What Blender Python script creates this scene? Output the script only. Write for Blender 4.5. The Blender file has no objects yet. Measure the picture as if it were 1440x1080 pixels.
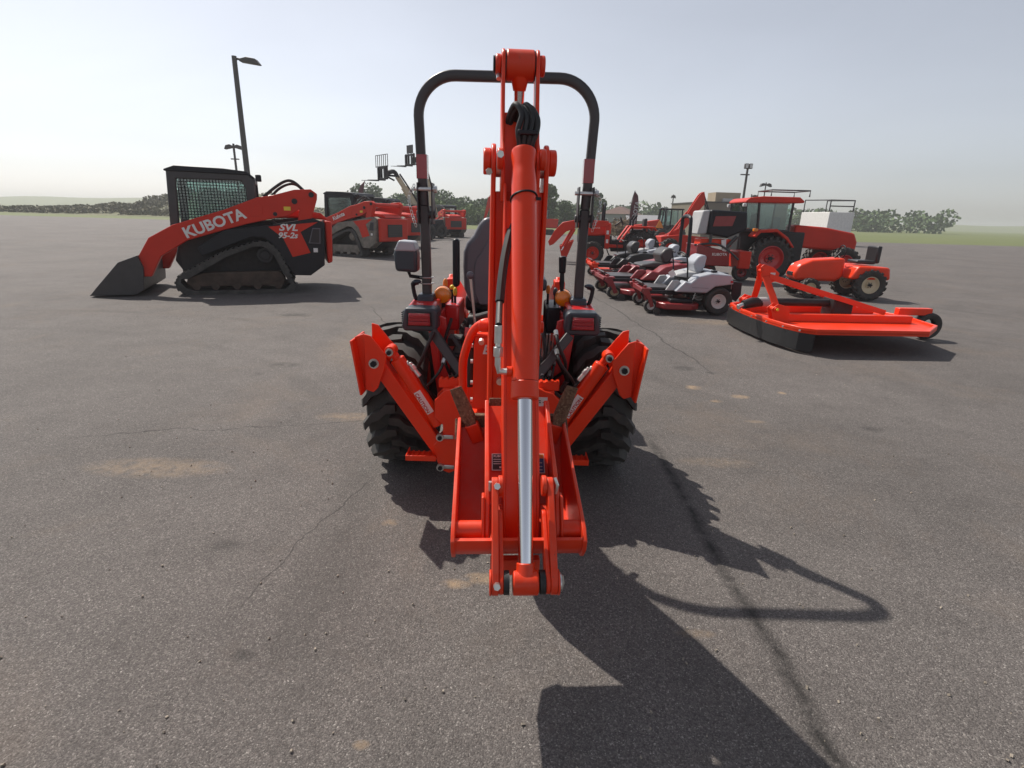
import bpy, math, random
from mathutils import Vector, Matrix, Euler
R = math.radians
random.seed(7)
S = bpy.context.scene
COL = S.collection

# ------------------------------------------------------------------ camera
cam = bpy.data.cameras.new('camera'); camo = bpy.data.objects.new('camera', cam); COL.objects.link(camo)
cam.sensor_width = 36.0; cam.lens = 18.75; cam.clip_end = 4000; cam.clip_start = 0.05
camo.location = (0, 0, 1.55)
PITCH = math.atan(235 / 750)
camo.rotation_euler = (Matrix.Rotation(R(90) - PITCH, 3, 'X') @ Matrix.Rotation(0.028, 3, 'Z')).to_euler()
S.camera = camo

# ------------------------------------------------------------------ sky and sun
SUNV = Vector((-0.56, 0.60, 1.0)).normalized()
EL = math.asin(SUNV.z); AZ = math.atan2(SUNV.x, SUNV.y)
W = bpy.data.worlds.new('World'); S.world = W; W.use_nodes = True
nt = W.node_tree; nt.nodes.clear()
sky = nt.nodes.new('ShaderNodeTexSky'); sky.sky_type = 'NISHITA'; sky.sun_disc = False
sky.sun_elevation = EL; sky.sun_rotation = AZ; sky.air_density = 1.0; sky.dust_density = 1.2; sky.ozone_density = 1.0; sky.altitude = 100
hs = nt.nodes.new('ShaderNodeHueSaturation'); hs.inputs['Saturation'].default_value = 0.34; hs.inputs['Value'].default_value = 1.0
bg = nt.nodes.new('ShaderNodeBackground'); bg.inputs[1].default_value = 0.10
wo = nt.nodes.new('ShaderNodeOutputWorld')
tn = nt.nodes.new('ShaderNodeMix'); tn.data_type = 'RGBA'; tn.blend_type = 'MULTIPLY'; tn.inputs[0].default_value = 1.0; tn.inputs[7].default_value = (0.985, 0.992, 1.03, 1)
nt.links.new(sky.outputs[0], hs.inputs['Color']); 
tc_ = nt.nodes.new('ShaderNodeTexCoord'); mp_ = nt.nodes.new('ShaderNodeMapping'); mp_.inputs['Scale'].default_value = (1, 1, 3.2); nz = nt.nodes.new('ShaderNodeTexNoise'); nz.inputs['Scale'].default_value = 1.7; nz.inputs['Detail'].default_value = 5; nz.inputs['Distortion'].default_value = .5
rp_ = nt.nodes.new('ShaderNodeMapRange'); rp_.inputs[1].default_value = .3; rp_.inputs[2].default_value = .7; rp_.inputs[3].default_value = .955; rp_.inputs[4].default_value = 1.045
vm = nt.nodes.new('ShaderNodeVectorMath'); vm.operation = 'SCALE'; nt.links.new(tc_.outputs['Generated'], mp_.inputs[0]); nt.links.new(mp_.outputs[0], nz.inputs['Vector']); nt.links.new(nz.outputs['Fac'], rp_.inputs[0]); nt.links.new(rp_.outputs[0], vm.inputs['Scale'])
nt.links.new(hs.outputs[0], vm.inputs[0]); nt.links.new(vm.outputs[0], tn.inputs[6]); nt.links.new(tn.outputs[2], bg.inputs[0]); nt.links.new(bg.outputs[0], wo.inputs[0])
sun = bpy.data.lights.new('sun', 'SUN'); sun.energy = 4.2; sun.angle = R(0.6); sun.color = (1.0, 0.93, 0.84)
suno = bpy.data.objects.new('sun', sun); COL.objects.link(suno)
suno.rotation_euler = (-SUNV).to_track_quat('-Z', 'Y').to_euler()
S.view_settings.view_transform = 'Standard'; S.view_settings.look = 'None'
S.view_settings.exposure = 0.26; S.view_settings.gamma = 1.0
S.render.engine = 'CYCLES'
S.cycles.max_bounces = 8; S.cycles.transparent_max_bounces = 12; S.cycles.volume_bounces = 1

# ------------------------------------------------------------------ materials
def srgb(r, g, b):
    f = lambda c: (c / 255 / 12.92) if c / 255 <= .04045 else ((c / 255 + .055) / 1.055) ** 2.4
    return (f(r), f(g), f(b), 1)
class NT:
    def __init__(s, name):
        s.m = bpy.data.materials.new(name); s.m.use_nodes = True; s.t = s.m.node_tree
        s.b = s.t.nodes['Principled BSDF']; s.co = None
    def n(s, t, **kw):
        o = s.t.nodes.new(t)
        for k, v in kw.items():
            if k in o.inputs: o.inputs[k].default_value = v
            else: setattr(o, k, v)
        return o
    def l(s, a, b): s.t.links.new(a, b)
    def coord(s, kind='Object'):
        if s.co is None: s.co = s.n('ShaderNodeTexCoord')
        return s.co.outputs[kind]
    def noise(s, scale, detail=4, rough=.55, vec=None, dist=0):
        o = s.n('ShaderNodeTexNoise'); o.inputs['Scale'].default_value = scale; o.inputs['Detail'].default_value = detail
        o.inputs['Roughness'].default_value = rough; o.inputs['Distortion'].default_value = dist
        s.l(vec or s.coord(), o.inputs['Vector']); return o.outputs['Fac']
    def ramp(s, fac, stops):
        o = s.n('ShaderNodeValToRGB'); e = o.color_ramp.elements
        while len(e) < len(stops): e.new(0.5)
        for q, (p, c) in zip(e, stops):
            q.position = p; q.color = c if isinstance(c, tuple) else (c, c, c, 1)
        s.l(fac, o.inputs[0]); return o.outputs[0]
    def mix(s, f, a, b, mode='MIX'):
        o = s.n('ShaderNodeMix', data_type='RGBA', blend_type=mode)
        for sock, v in ((o.inputs[0], f), (o.inputs[6], a), (o.inputs[7], b)):
            if hasattr(v, 'is_linked'): s.l(v, sock)
            else: sock.default_value = v
        return o.outputs[2]
    def math(s, op, a, b=None, clamp=False):
        o = s.n('ShaderNodeMath', operation=op, use_clamp=clamp)
        for i, v in enumerate((a, b)):
            if v is None: continue
            if hasattr(v, 'is_linked'): s.l(v, o.inputs[i])
            else: o.inputs[i].default_value = v
        return o.outputs[0]
    def bump(s, h, strength=.3, dist=.01):
        o = s.n('ShaderNodeBump'); o.inputs['Strength'].default_value = strength; o.inputs['Distance'].default_value = dist
        s.l(h, o.inputs['Height']); s.l(o.outputs[0], s.b.inputs['Normal'])

def simple(name, col, rough=.5, metal=0., coat=0., var=.12, vs=6., dirt=0., dirtcol=(.16, .13, .10, 1), bump=0., bs=60., spec=.5):
    m = NT(name); b = m.b
    v = m.noise(vs, 5)
    dark = tuple(c * (1 - var) for c in col[:3]) + (1,); lite = tuple(min(1, c * (1 + var)) for c in col[:3]) + (1,)
    c = m.mix(m.ramp(v, [(.3, 0.), (.7, 1.)]), dark, lite)
    if dirt > 0:
        d = m.noise(vs * 2.7, 8, .7, dist=.4)
        lo = .66 - .22 * dirt
        df = m.ramp(d, [(lo, 0.), (lo + .18, min(1, .35 + dirt * .6))])
        c = m.mix(df, c, dirtcol)
        rr = m.math('ADD', m.math('MULTIPLY', df, .5), rough, True); m.l(rr, b.inputs['Roughness'])
    else:
        rn = m.noise(vs * 3, 4); rr = m.math('ADD', m.math('MULTIPLY', rn, .16), rough - .08, True); m.l(rr, b.inputs['Roughness'])
    m.l(c, b.inputs['Base Color'])
    b.inputs['Metallic'].default_value = metal; b.inputs['Coat Weight'].default_value = coat; b.inputs['Coat Roughness'].default_value = .12
    b.inputs['Specular IOR Level'].default_value = spec
    if bump > 0: m.bump(m.noise(bs, 6, .6), bump, .004)
    return m.m

M = {}
M['orange'] = simple('orange_paint', (.74, .036, .004, 1), .42, coat=.10, spec=.3, var=.07, vs=3, bump=.06, bs=90)
M['orange_worn'] = simple('worn_orange_paint', (.64, .034, .007, 1), .5, spec=.3, var=.14, vs=5, dirt=.33, dirtcol=(.12, .07, .05, 1), bump=.15, bs=70)
M['fender_red'] = simple('fender_red_paint', (.56, .018, .018, 1), .3, coat=.4, var=.05)
M['machine_red'] = simple('machine_red_paint', (.58, .024, .007, 1), .45, spec=.3, coat=.1, var=.1, vs=1.5, dirt=.12)
M['maroon'] = simple('maroon_paint', (.24, .018, .024, 1), .4, coat=.2, var=.12, vs=4, dirt=.35, dirtcol=(.3, .2, .15, 1))
M['black'] = simple('black_paint', (.012, .013, .017, 1), .45, spec=.3, var=.15, dirt=.12)
M['charcoal'] = simple('charcoal_coating', (.050, .046, .047, 1), .42, spec=.45, var=.12, bump=.08)
M['bluegrey'] = simple('dark_blue_grey_plastic', (.035, .045, .058, 1), .38, var=.1)
M['plastic'] = simple('seat_shell_plastic', (.10, .095, .112, 1), .38, var=.05, bump=.1, bs=250)
M['grey'] = simple('mower_grey_plastic', (.36, .38, .42, 1), .42, var=.08, vs=3)
M['lightgrey'] = simple('light_grey_plastic', (.42, .42, .42, 1), .5, var=.08, vs=3)
M['rubber'] = simple('rubber', (.040, .037, .034, 1), .72, var=.2, vs=9, dirt=.5, dirtcol=(.12, .105, .085, 1), bump=.08, bs=120)
M['beltrubber'] = simple('dusty_belt_rubber', (.055, .052, .048, 1), .8, var=.3, vs=7, dirt=.5, dirtcol=(.16, .14, .12, 1), bump=.3)
M['rubber_clean'] = simple('hose_rubber', (.012, .012, .013, 1), .48, var=.2, vs=20)
M['steel'] = simple('zinc_steel', (.62, .62, .60, 1), .33, metal=.9, var=.1, vs=30)
M['chrome'] = simple('polished_chrome_rod', (.72, .72, .74, 1), .05, metal=1., var=.02, vs=2)
M['rust'] = simple('rusty_tooth_steel', (.13, .075, .045, 1), .85, var=.5, vs=45, dirt=.75, dirtcol=(.33, .24, .15, 1), bump=1., bs=110)
M['dark'] = simple('greasy_black_iron', (.014, .013, .014, 1), .55, var=.4, vs=12, bump=.3)
M['cream'] = simple('cream_paint', (.60, .50, .34, 1), .45, var=.08, vs=2)
M['yellow'] = simple('yellow_plastic', (.75, .55, .04, 1), .4, var=.05)
M['orangeplast'] = simple('orange_plastic', (.75, .22, .02, 1), .4, var=.05)
M['white'] = simple('white_vinyl', (.72, .70, .68, 1), .4, var=.05, vs=20)
M['whitepaint'] = simple('white_paint', (.70, .69, .66, 1), .45, var=.08, vs=6, dirt=.1)
M['ink'] = simple('black_vinyl', (.015, .014, .016, 1), .4, var=.05)
M['inkred'] = simple('red_vinyl', (.5, .02, .02, 1), .4, var=.05)
M['inkblue'] = simple('blue_vinyl', (.03, .05, .2, 1), .4, var=.05)
M['pole'] = simple('bronze_pole_paint', (.055, .05, .045, 1), .5, var=.1)
M['mudtrack'] = simple('muddy_steel', (.20, .175, .145, 1), .8, var=.3, vs=6, dirt=.4, dirtcol=(.06, .05, .045, 1), bump=.5)
M['deckred'] = simple('deck_red_paint', (.24, .014, .016, 1), .35, coat=.3, var=.1, dirt=.15)
M['beige'] = simple('beige_wall', (.36, .29, .20, 1), .8, var=.06, vs=1)
M['beigedark'] = simple('brown_grey_wall', (.17, .145, .11, 1), .8, var=.06, vs=1)
M['siding'] = simple('grey_siding', (.30, .31, .33, 1), .8, var=.05)
M['roofred'] = simple('reddish_roof', (.13, .075, .062, 1), .8, var=.15, vs=3)
M['rooftan'] = simple('metal_shed_roof', (.28, .28, .29, 1), .6, var=.1)
M['wood'] = simple('cut_branches', (.20, .145, .09, 1), .9, var=.4, vs=8)
M['flag'] = simple('flag_cloth', (.11, .035, .042, 1), .8, var=.3, vs=3)
M['bark'] = simple('bark', (.10, .07, .05, 1), .9, var=.3)
M['pebble'] = simple('pebble_stone', (.30, .26, .21, 1), .85, var=.4, vs=30)

def painted(name, col, rough, dust, wear, wcol=(.10, .055, .04, 1), dcol=(.42, .30, .22, 1)):
    m = NT(name); b = m.b
    v = m.noise(3.5, 5); c = m.mix(m.ramp(v, [(.3, 0.), (.7, 1.)]), tuple(x * .93 for x in col[:3]) + (1,), tuple(min(1, x * 1.05) for x in col[:3]) + (1,))
    # dusty film, thicker on upward faces
    g = m.n('ShaderNodeNewGeometry'); sp = m.n('ShaderNodeSeparateXYZ'); m.l(g.outputs['Normal'], sp.inputs[0])
    up = m.math('ADD', m.math('MULTIPLY', sp.outputs[2], .5), .5, True)
    df = m.math('MULTIPLY', m.ramp(m.noise(16, 7, .7, dist=.5), [(.42, .0), (.75, 1.)]), m.math('MULTIPLY', up, dust))
    c = m.mix(df, c, dcol)
    # scuffs: stretched noise, broken up
    mp = m.n('ShaderNodeMapping'); mp.inputs['Scale'].default_value = (38, 38, 7); mp.inputs['Rotation'].default_value = (.5, .3, .2); m.l(m.coord(), mp.inputs[0])
    sc = m.ramp(m.noise(1.6, 7, .75, vec=mp.outputs[0], dist=.6), [(.64, 0.), (.70, 1.)])
    pt = m.ramp(m.noise(5.5, 3, .5), [(.46, 0.), (.58, 1.)])
    wf = m.math('MULTIPLY', m.math('MULTIPLY', sc, pt), wear)
    ch = m.ramp(m.noise(75, 4, .6), [(.70, 0.), (.74, 1.)]); wf = m.math('MAXIMUM', wf, m.math('MULTIPLY', m.math('MULTIPLY', ch, pt), wear))
    c = m.mix(wf, c, wcol); m.l(c, b.inputs['Base Color'])
    rr = m.math('ADD', rough, m.math('ADD', m.math('MULTIPLY', df, .5), m.math('MULTIPLY', wf, .3)), True); rr = m.math('ADD', rr, m.math('MULTIPLY', m.math('SUBTRACT', m.noise(9, 4), .5), .25), True)
    m.l(rr, b.inputs['Roughness']); b.inputs['Specular IOR Level'].default_value = .38; b.inputs['Coat Weight'].default_value = .08; b.inputs['Coat Roughness'].default_value = .2
    m.bump(m.noise(55, 5, .6), .07, .004); return m.m
M['orange'] = painted('orange_paint', (.78, .038, .0025, 1), .36, .07, .30)
M['orange_worn'] = painted('worn_orange_paint', (.70, .036, .004, 1), .42, .20, 1.0)
M['darkmud'] = simple('dark_muddy_steel', (.070, .048, .036, 1), .85, var=.3, vs=6, dirt=.4, dirtcol=(.03, .025, .022, 1), bump=.5)
def lens(name, col, emit=0):
    m = NT(name); b = m.b; w = m.n('ShaderNodeTexWave'); w.inputs['Scale'].default_value = 60; w.inputs['Distortion'].default_value = 9; w.inputs['Detail'].default_value = 3
    m.l(m.coord(), w.inputs['Vector'])
    c = m.mix(w.outputs['Fac'], tuple(x * .7 for x in col[:3]) + (1,), col)
    m.l(c, b.inputs['Base Color']); b.inputs['Roughness'].default_value = .12; b.inputs['Coat Weight'].default_value = .8
    m.bump(w.outputs['Fac'], .35, .003); return m.m
M['lens_red'] = lens('red_lamp_lens', (.34, .008, .022, 1))
M['lens_amber'] = lens('amber_lamp_lens', (.95, .27, .008, 1))
M['lens_clear'] = lens('clear_lamp_lens', (.7, .7, .68, 1))
def glassmat(name, tint, refl=.14):
    m = NT(name); t = m.t; t.nodes.remove(m.b); tr = m.n('ShaderNodeBsdfTransparent'); tr.inputs[0].default_value = tint
    gl = m.n('ShaderNodeBsdfGlossy'); gl.inputs['Roughness'].default_value = .04; fr = m.n('ShaderNodeFresnel'); fr.inputs[0].default_value = 1.5
    f = m.math('ADD', m.math('MULTIPLY', fr.outputs[0], .8), refl, True); mx = m.n('ShaderNodeMixShader'); m.l(f, mx.inputs[0]); m.l(tr.outputs[0], mx.inputs[1]); m.l(gl.outputs[0], mx.inputs[2])
    m.l(mx.outputs[0], t.nodes['Material Output'].inputs[0]); return m.m
M['glass'] = glassmat('tinted_cab_glass', (.70, .82, .80, 1), .10)
M['glassdark'] = simple('dark_window_glass', (.03, .045, .05, 1), .1, coat=.5, var=.1)

def asphalt():
    m = NT('asphalt'); b = m.b; co = m.coord()
    sep = m.n('ShaderNodeSeparateXYZ'); m.l(co, sep.inputs[0]); X, Y = sep.outputs[0], sep.outputs[1]
    # aggregate
    vo = m.n('ShaderNodeTexVoronoi'); vo.inputs['Scale'].default_value = 260; m.l(co, vo.inputs['Vector'])
    vo2 = m.n('ShaderNodeTexVoronoi'); vo2.inputs['Scale'].default_value = 135; m.l(co, vo2.inputs['Vector'])
    hue = m.n('ShaderNodeSeparateXYZ'); m.l(vo.outputs['Color'], hue.inputs[0])
    hue2 = m.n('ShaderNodeSeparateXYZ'); m.l(vo2.outputs['Color'], hue2.inputs[0])
    stones = m.ramp(hue.outputs[0], [(0., (.082, .073, .069, 1)), (.45, (.117, .105, .099, 1)), (.8, (.144, .130, .121, 1)), (.95, (.185, .169, .155, 1)), (1., (.29, .27, .25, 1))])
    stones2 = m.ramp(hue2.outputs[1], [(0., .74), (.5, .96), (.95, 1.12), (1., 1.5)])
    c = m.mix(1., stones, stones2, 'MULTIPLY')
    fine = m.noise(240, 4, .7); c = m.mix(.6, c, m.ramp(fine, [(.3, .7), (.7, 1.3)]), 'MULTIPLY')
    # broad tone patches
    big = m.noise(.45, 5, .55, dist=.3); c = m.mix(1., c, m.ramp(big, [(.3, .84), (.5, 1.), (.7, 1.14)]), 'MULTIPLY')
    mid = m.noise(2.6, 7, .65); c = m.mix(1., c, m.ramp(mid, [(.28, .86), (.5, 1.), (.75, 1.13)]), 'MULTIPLY')
    # tan dust: broken spots and a dusty band on the left
    def spot(x, y, rx, ry, gain):
        dx = m.math('DIVIDE', m.math('SUBTRACT', X, x), rx); dy = m.math('DIVIDE', m.math('SUBTRACT', Y, y), ry)
        d = m.math('ADD', m.math('MULTIPLY', dx, dx), m.math('MULTIPLY', dy, dy))
        return m.math('MULTIPLY', m.math('SUBTRACT', 1.0, d, True), gain)
    dust = None
    for s_ in SPOTS:
        q = spot(*s_); dust = q if dust is None else m.math('MAXIMUM', dust, q)
    br = m.noise(14, 6, .7); dust = m.math('MULTIPLY', dust, m.ramp(br, [(.34, 0.), (.62, 1.)]))
    c = m.mix(dust, c, (.34, .245, .155, 1))
    wide = m.math('MULTIPLY', m.ramp(m.noise(.8, 6, .7, dist=.6), [(.52, 0.), (.72, .32)]), 1.0)
    c = m.mix(wide, c, (.17, .128, .095, 1))
    # dark sealed seam on the right and hairline crack on the left
    def line(x0, y0, x1, y1, w, wob, sc):
        n_ = m.noise(sc, 5, .6); dx, dy = x1 - x0, y1 - y0; L = math.hypot(dx, dy); nx, ny = -dy / L, dx / L
        d = m.math('ADD', m.math('MULTIPLY', m.math('SUBTRACT', X, x0), nx), m.math('MULTIPLY', m.math('SUBTRACT', Y, y0), ny))
        d = m.math('ADD', d, m.math('MULTIPLY', m.math('SUBTRACT', n_, .5), wob))
        d = m.math('ABSOLUTE', d); f = m.math('SUBTRACT', 1.0, m.math('DIVIDE', d, w), True)
        a = m.math('ADD', m.math('MULTIPLY', m.math('SUBTRACT', X, x0), dx / L / L), m.math('MULTIPLY', m.math('SUBTRACT', Y, y0), dy / L / L))
        e = m.math('SUBTRACT', 1.0, m.math('ABSOLUTE', m.math('SUBTRACT', m.math('MULTIPLY', a, 2.), 1.)), True)
        e = m.math('MULTIPLY', e, 4.0, True)
        return m.math('MULTIPLY', f, e, True)
    seam = line(1.05, 3.9, 1.0, .7, .055, .12, 2.2)
    seam = m.math('MULTIPLY', seam, m.ramp(m.noise(9, 5, .7), [(.35, .25), (.6, .95)]))
    c = m.mix(seam, c, (.018, .017, .016, 1))
    for q in ((-.85, 3.0, -1.1, 1.7, .006, .22, 1.6), (-2.6, 9.5, -.6, 4.6, .012, .25, 1.2), (-9, 17, 9, 15.2, .03, .5, .6), (1.4, 14, 2.2, 5.2, .02, .4, .8), (-3.2, 3.4, -1.0, 3.9, .008, .4, 1.5)):
        c = m.mix(m.math('MULTIPLY', line(*q), .8), c, (.02, .019, .018, 1))
    oil = None
    for q in OIL:
        o_ = spot(*q); oil = o_ if oil is None else m.math('MAXIMUM', oil, o_)
    oil = m.math('MULTIPLY', oil, m.ramp(m.noise(7, 5, .6), [(.36, 0.), (.52, 1.)]), True); c = m.mix(oil, c, (.022, .021, .020, 1))
    for cx_, cy_, rad in ((-6.2, 1.2, 6.9), (-6.2, 1.2, 5.55), (5.5, 7.5, 4.6), (9.0, 3.0, 9.9)):
        dx = m.math('SUBTRACT', X, cx_); dy = m.math('SUBTRACT', Y, cy_); d_ = m.math('SQRT', m.math('ADD', m.math('MULTIPLY', dx, dx), m.math('MULTIPLY', dy, dy)))
        tm = m.math('SUBTRACT', 1.0, m.math('DIVIDE', m.math('ABSOLUTE', m.math('SUBTRACT', d_, rad)), .13), True)
        tm = m.math('MULTIPLY', m.math('MULTIPLY', tm, 1.6, True), m.ramp(m.noise(1.3, 6, .75), [(.44, 0.), (.66, .38)])); c = m.mix(tm, c, (.040, .037, .034, 1))
    stain = m.ramp(m.noise(1.7, 3, .5), [(.70, 0.), (.78, .5)]); c = m.mix(stain, c, (.03, .028, .026, 1))
    m.l(c, b.inputs['Base Color']); b.inputs['Roughness'].default_value = .82; b.inputs['Specular IOR Level'].default_value = .3
    h = m.math('ADD', m.math('MULTIPLY', m.math('SUBTRACT', 1., vo.outputs['Distance']), .6), m.math('MULTIPLY', fine, .5))
    h = m.math('ADD', h, m.math('MULTIPLY', m.math('SUBTRACT', 1., vo2.outputs['Distance']), .8))
    m.bump(h, .55, .006)
    return m.m
SPOTS = [(-.10, 2.02, .11, .05, 1.), (-.22, 1.98, .08, .04, .8), (-.62, 2.45, .05, .04, .8), (-1.25, 3.95, .34, .12, .5), (-2.2, 3.0, .5, .16, .5), (-1.5, 6.6, .9, 1.5, .42), (-1.0, 8.2, .6, 1.3, .42),
         (1.78, 5.0, .09, .08, 1.), (2.14, 4.75, .10, .07, 1.), (1.86, 4.6, .07, .05, .8), (2.6, 4.9, .05, .05, .8), (-.43, 1.22, .03, .02, .7), (2.0, 4.1, .10, .04, .5), (-2.7, 2.2, .25, .1, .3), (.75, 1.72, .09, .03, .4), (1.4, 3.3, .3, .1, .25), (3.4, 8.6, .9, .3, .4), (5, 10.5, 1.5, .6, .3)]
OIL = [(-1.35, 2.2, .10, .07, .5), (-.95, 1.55, .05, .04, .5), (1.9, 5.7, .16, .12, .6), (2.15, 5.55, .08, .06, .6), (-2.4, 5.4, .2, .13, .5), (-3.4, 8.2, .3, .2, .6), (.75, 1.15, .05, .04, .5), (1.5, 6.9, .2, .15, .5), (-.35, 1.75, .025, .02, .6), (2.9, 4.0, .12, .08, .5)]
M['asphalt'] = asphalt()
def grassmat(name, a, b_, c_):
    m = NT(name); n1 = m.noise(.12, 6, .7); n2 = m.noise(3, 6, .7)
    c = m.mix(m.ramp(n1, [(.35, 0.), (.65, 1.)]), a, b_); c = m.mix(m.ramp(n2, [(.4, 0.), (.75, .6)]), c, c_)
    m.l(c, m.b.inputs['Base Color']); m.b.inputs['Roughness'].default_value = .9; m.bump(n2, .6, .08); return m.m
M['grass'] = grassmat('mown_grass', (.085, .12, .025, 1), (.12, .145, .04, 1), (.18, .16, .07, 1))
M['hill'] = grassmat('dry_hill', (.14, .13, .06, 1), (.07, .10, .03, 1), (.20, .16, .09, 1))
def leafmat(name, a, b_):
    m = NT(name); oi = m.n('ShaderNodeNewGeometry'); c = m.mix(oi.outputs['Random Per Island'], a, b_)
    m.l(c, m.b.inputs['Base Color']); m.b.inputs['Roughness'].default_value = .75
    m.b.inputs['Subsurface Weight'].default_value = 0; return m.m
M['leaf'] = leafmat('leaf_green', (.030, .070, .014, 1), (.080, .14, .030, 1))
M['leaf2'] = leafmat('leaf_light_green', (.06, .12, .022, 1), (.14, .20, .045, 1))
M['leafdry'] = leafmat('scrub_leaf', (.07, .075, .03, 1), (.16, .14, .07, 1))

# ------------------------------------------------------------------ mesh builder
class MB:
    def __init__(s, mtx=None): s.v = []; s.f = []; s.m = mtx
    def add(s, vs, fs):
        o = len(s.v); s.v += [tuple(v) for v in vs]; s.f += [tuple(i + o for i in f) for f in fs]; return s
    def box(s, c, sz, rot=None):
        a, b, d = sz[0] / 2, sz[1] / 2, sz[2] / 2
        P = [Vector((x, y, z)) for x in (-a, a) for y in (-b, b) for z in (-d, d)]
        if rot is not None:
            q = rot if isinstance(rot, Matrix) else Euler(rot).to_matrix(); P = [q @ p for p in P]
        P = [p + Vector(c) for p in P]
        return s.add(P, [(0, 1, 3, 2), (4, 6, 7, 5), (0, 4, 5, 1), (2, 3, 7, 6), (0, 2, 6, 4), (1, 5, 7, 3)])
    def bx(s, x0, x1, y0, y1, z0, z1): return s.box(((x0 + x1) / 2, (y0 + y1) / 2, (z0 + z1) / 2), (abs(x1 - x0), abs(y1 - y0), abs(z1 - z0)))
    def plate(s, pts, t0, t1, ax='x'):
        """polygon pts extruded along ax; pts are (y,z) for x, (x,z) for y, (x,y) for z"""
        f = {'x': lambda p, t: (t, p[0], p[1]), 'y': lambda p, t: (p[0], t, p[1]), 'z': lambda p, t: (p[0], p[1], t)}[ax]
        n = len(pts); A = [f(p, t0) for p in pts]; B = [f(p, t1) for p in pts]
        area = sum(pts[i][0] * pts[(i + 1) % n][1] - pts[(i + 1) % n][0] * pts[i][1] for i in range(n))
        return s.add(A + B, [tuple(range(n)), tuple(range(2 * n - 1, n - 1, -1))] + [(i, i + n, (i + 1) % n + n, (i + 1) % n) for i in range(n)])
    def cyl(s, p0, p1, r0, r1=None, n=20, caps=True):
        r1 = r0 if r1 is None else r1; p0 = Vector(p0); p1 = Vector(p1); d = (p1 - p0).normalized()
        u = d.orthogonal().normalized(); w = d.cross(u)
        A = [p0 + (u * math.cos(t) + w * math.sin(t)) * r0 for t in [2 * math.pi * i / n for i in range(n)]]
        B = [p1 + (u * math.cos(t) + w * math.sin(t)) * r1 for t in [2 * math.pi * i / n for i in range(n)]]
        fs = [(i, (i + 1) % n, (i + 1) % n + n, i + n) for i in range(n)]
        if caps: fs += [tuple(range(n - 1, -1, -1)), tuple(range(n, 2 * n))]
        return s.add(A + B, fs)
    def tube(s, path, r, n=10, closed=False, prof=None):
        P = [Vector(p) for p in path]; k = len(P); rs = r if isinstance(r, (list, tuple)) else [r] * k
        T = []
        for i in range(k):
            a = P[i - 1] if (i or closed) else P[0]; b = P[(i + 1) % k] if (i < k - 1 or closed) else P[-1]
            T.append((b - a).normalized())
        u = T[0].orthogonal().normalized() if prof is None else Vector(prof[0]); rings = []
        for i in range(k):
            u = (u - T[i] * u.dot(T[i])).normalized(); w = T[i].cross(u)
            if prof is None: rings.append([P[i] + (u * math.cos(2 * math.pi * j / n) + w * math.sin(2 * math.pi * j / n)) * rs[i] for j in range(n)])
            else: rings.append([P[i] + u * a + w * b for a, b in prof[1]])
        m = len(rings[0]); V = [v for q in rings for v in q]; F = []
        for i in range(k if closed else k - 1):
            for j in range(m):
                a = i * m + j; b = i * m + (j + 1) % m; c = ((i + 1) % k) * m + (j + 1) % m; d = ((i + 1) % k) * m + j
                F.append((a, b, c, d))
        if not closed: F += [tuple(range(m - 1, -1, -1)), tuple(range((k - 1) * m, k * m))]
        return s.add(V, F)
    def lathe(s, prof, org, axis='x', n=32):
        """prof: (r, h) list along axis"""
        V = []; F = []; m = len(prof)
        for i in range(n):
            c, q = math.cos(2 * math.pi * i / n), math.sin(2 * math.pi * i / n)
            for r, h in prof:
                p = {'x': (h, r * c, r * q), 'y': (r * c, h, r * q), 'z': (r * c, r * q, h)}[axis]
                V.append((p[0] + org[0], p[1] + org[1], p[2] + org[2]))
        for i in range(n):
            for j in range(m - 1):
                F.append((i * m + j, ((i + 1) % n) * m + j, ((i + 1) % n) * m + j + 1, i * m + j + 1))
        return s.add(V, F)
    def ball(s, c, r, n=12, sc=(1, 1, 1)):
        pr = [(math.sin(math.pi * i / 8) * r, -math.cos(math.pi * i / 8) * r) for i in range(9)]
        k = len(s.v); s.lathe(pr, (0, 0, 0), 'z', n)
        for i in range(k, len(s.v)):
            x, y, z = s.v[i]; s.v[i] = (x * sc[0] + c[0], y * sc[1] + c[1], z * sc[2] + c[2])
        return s
def bez(pts, k=6):
    """Catmull-Rom smoothing of a point list"""
    P = [Vector(p) for p in pts]; P = [P[0] * 2 - P[1]] + P + [P[-1] * 2 - P[-2]]; out = []
    for i in range(1, len(P) - 2):
        for j in range(k):
            t = j / k; a, b, c, d = P[i - 1:i + 3]
            out.append(.5 * ((2 * b) + (c - a) * t + (2 * a - 5 * b + 4 * c - d) * t * t + (3 * b - a - 3 * c + d) * t ** 3))
    return out + [P[-2]]
def ngon(cx, cy, r, n=20, a0=0, a1=360): return [(cx + r * math.cos(R(a0 + (a1 - a0) * i / (n if a1 - a0 == 360 else n - 1))), cy + r * math.sin(R(a0 + (a1 - a0) * i / (n if a1 - a0 == 360 else n - 1)))) for i in range(n)]

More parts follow.
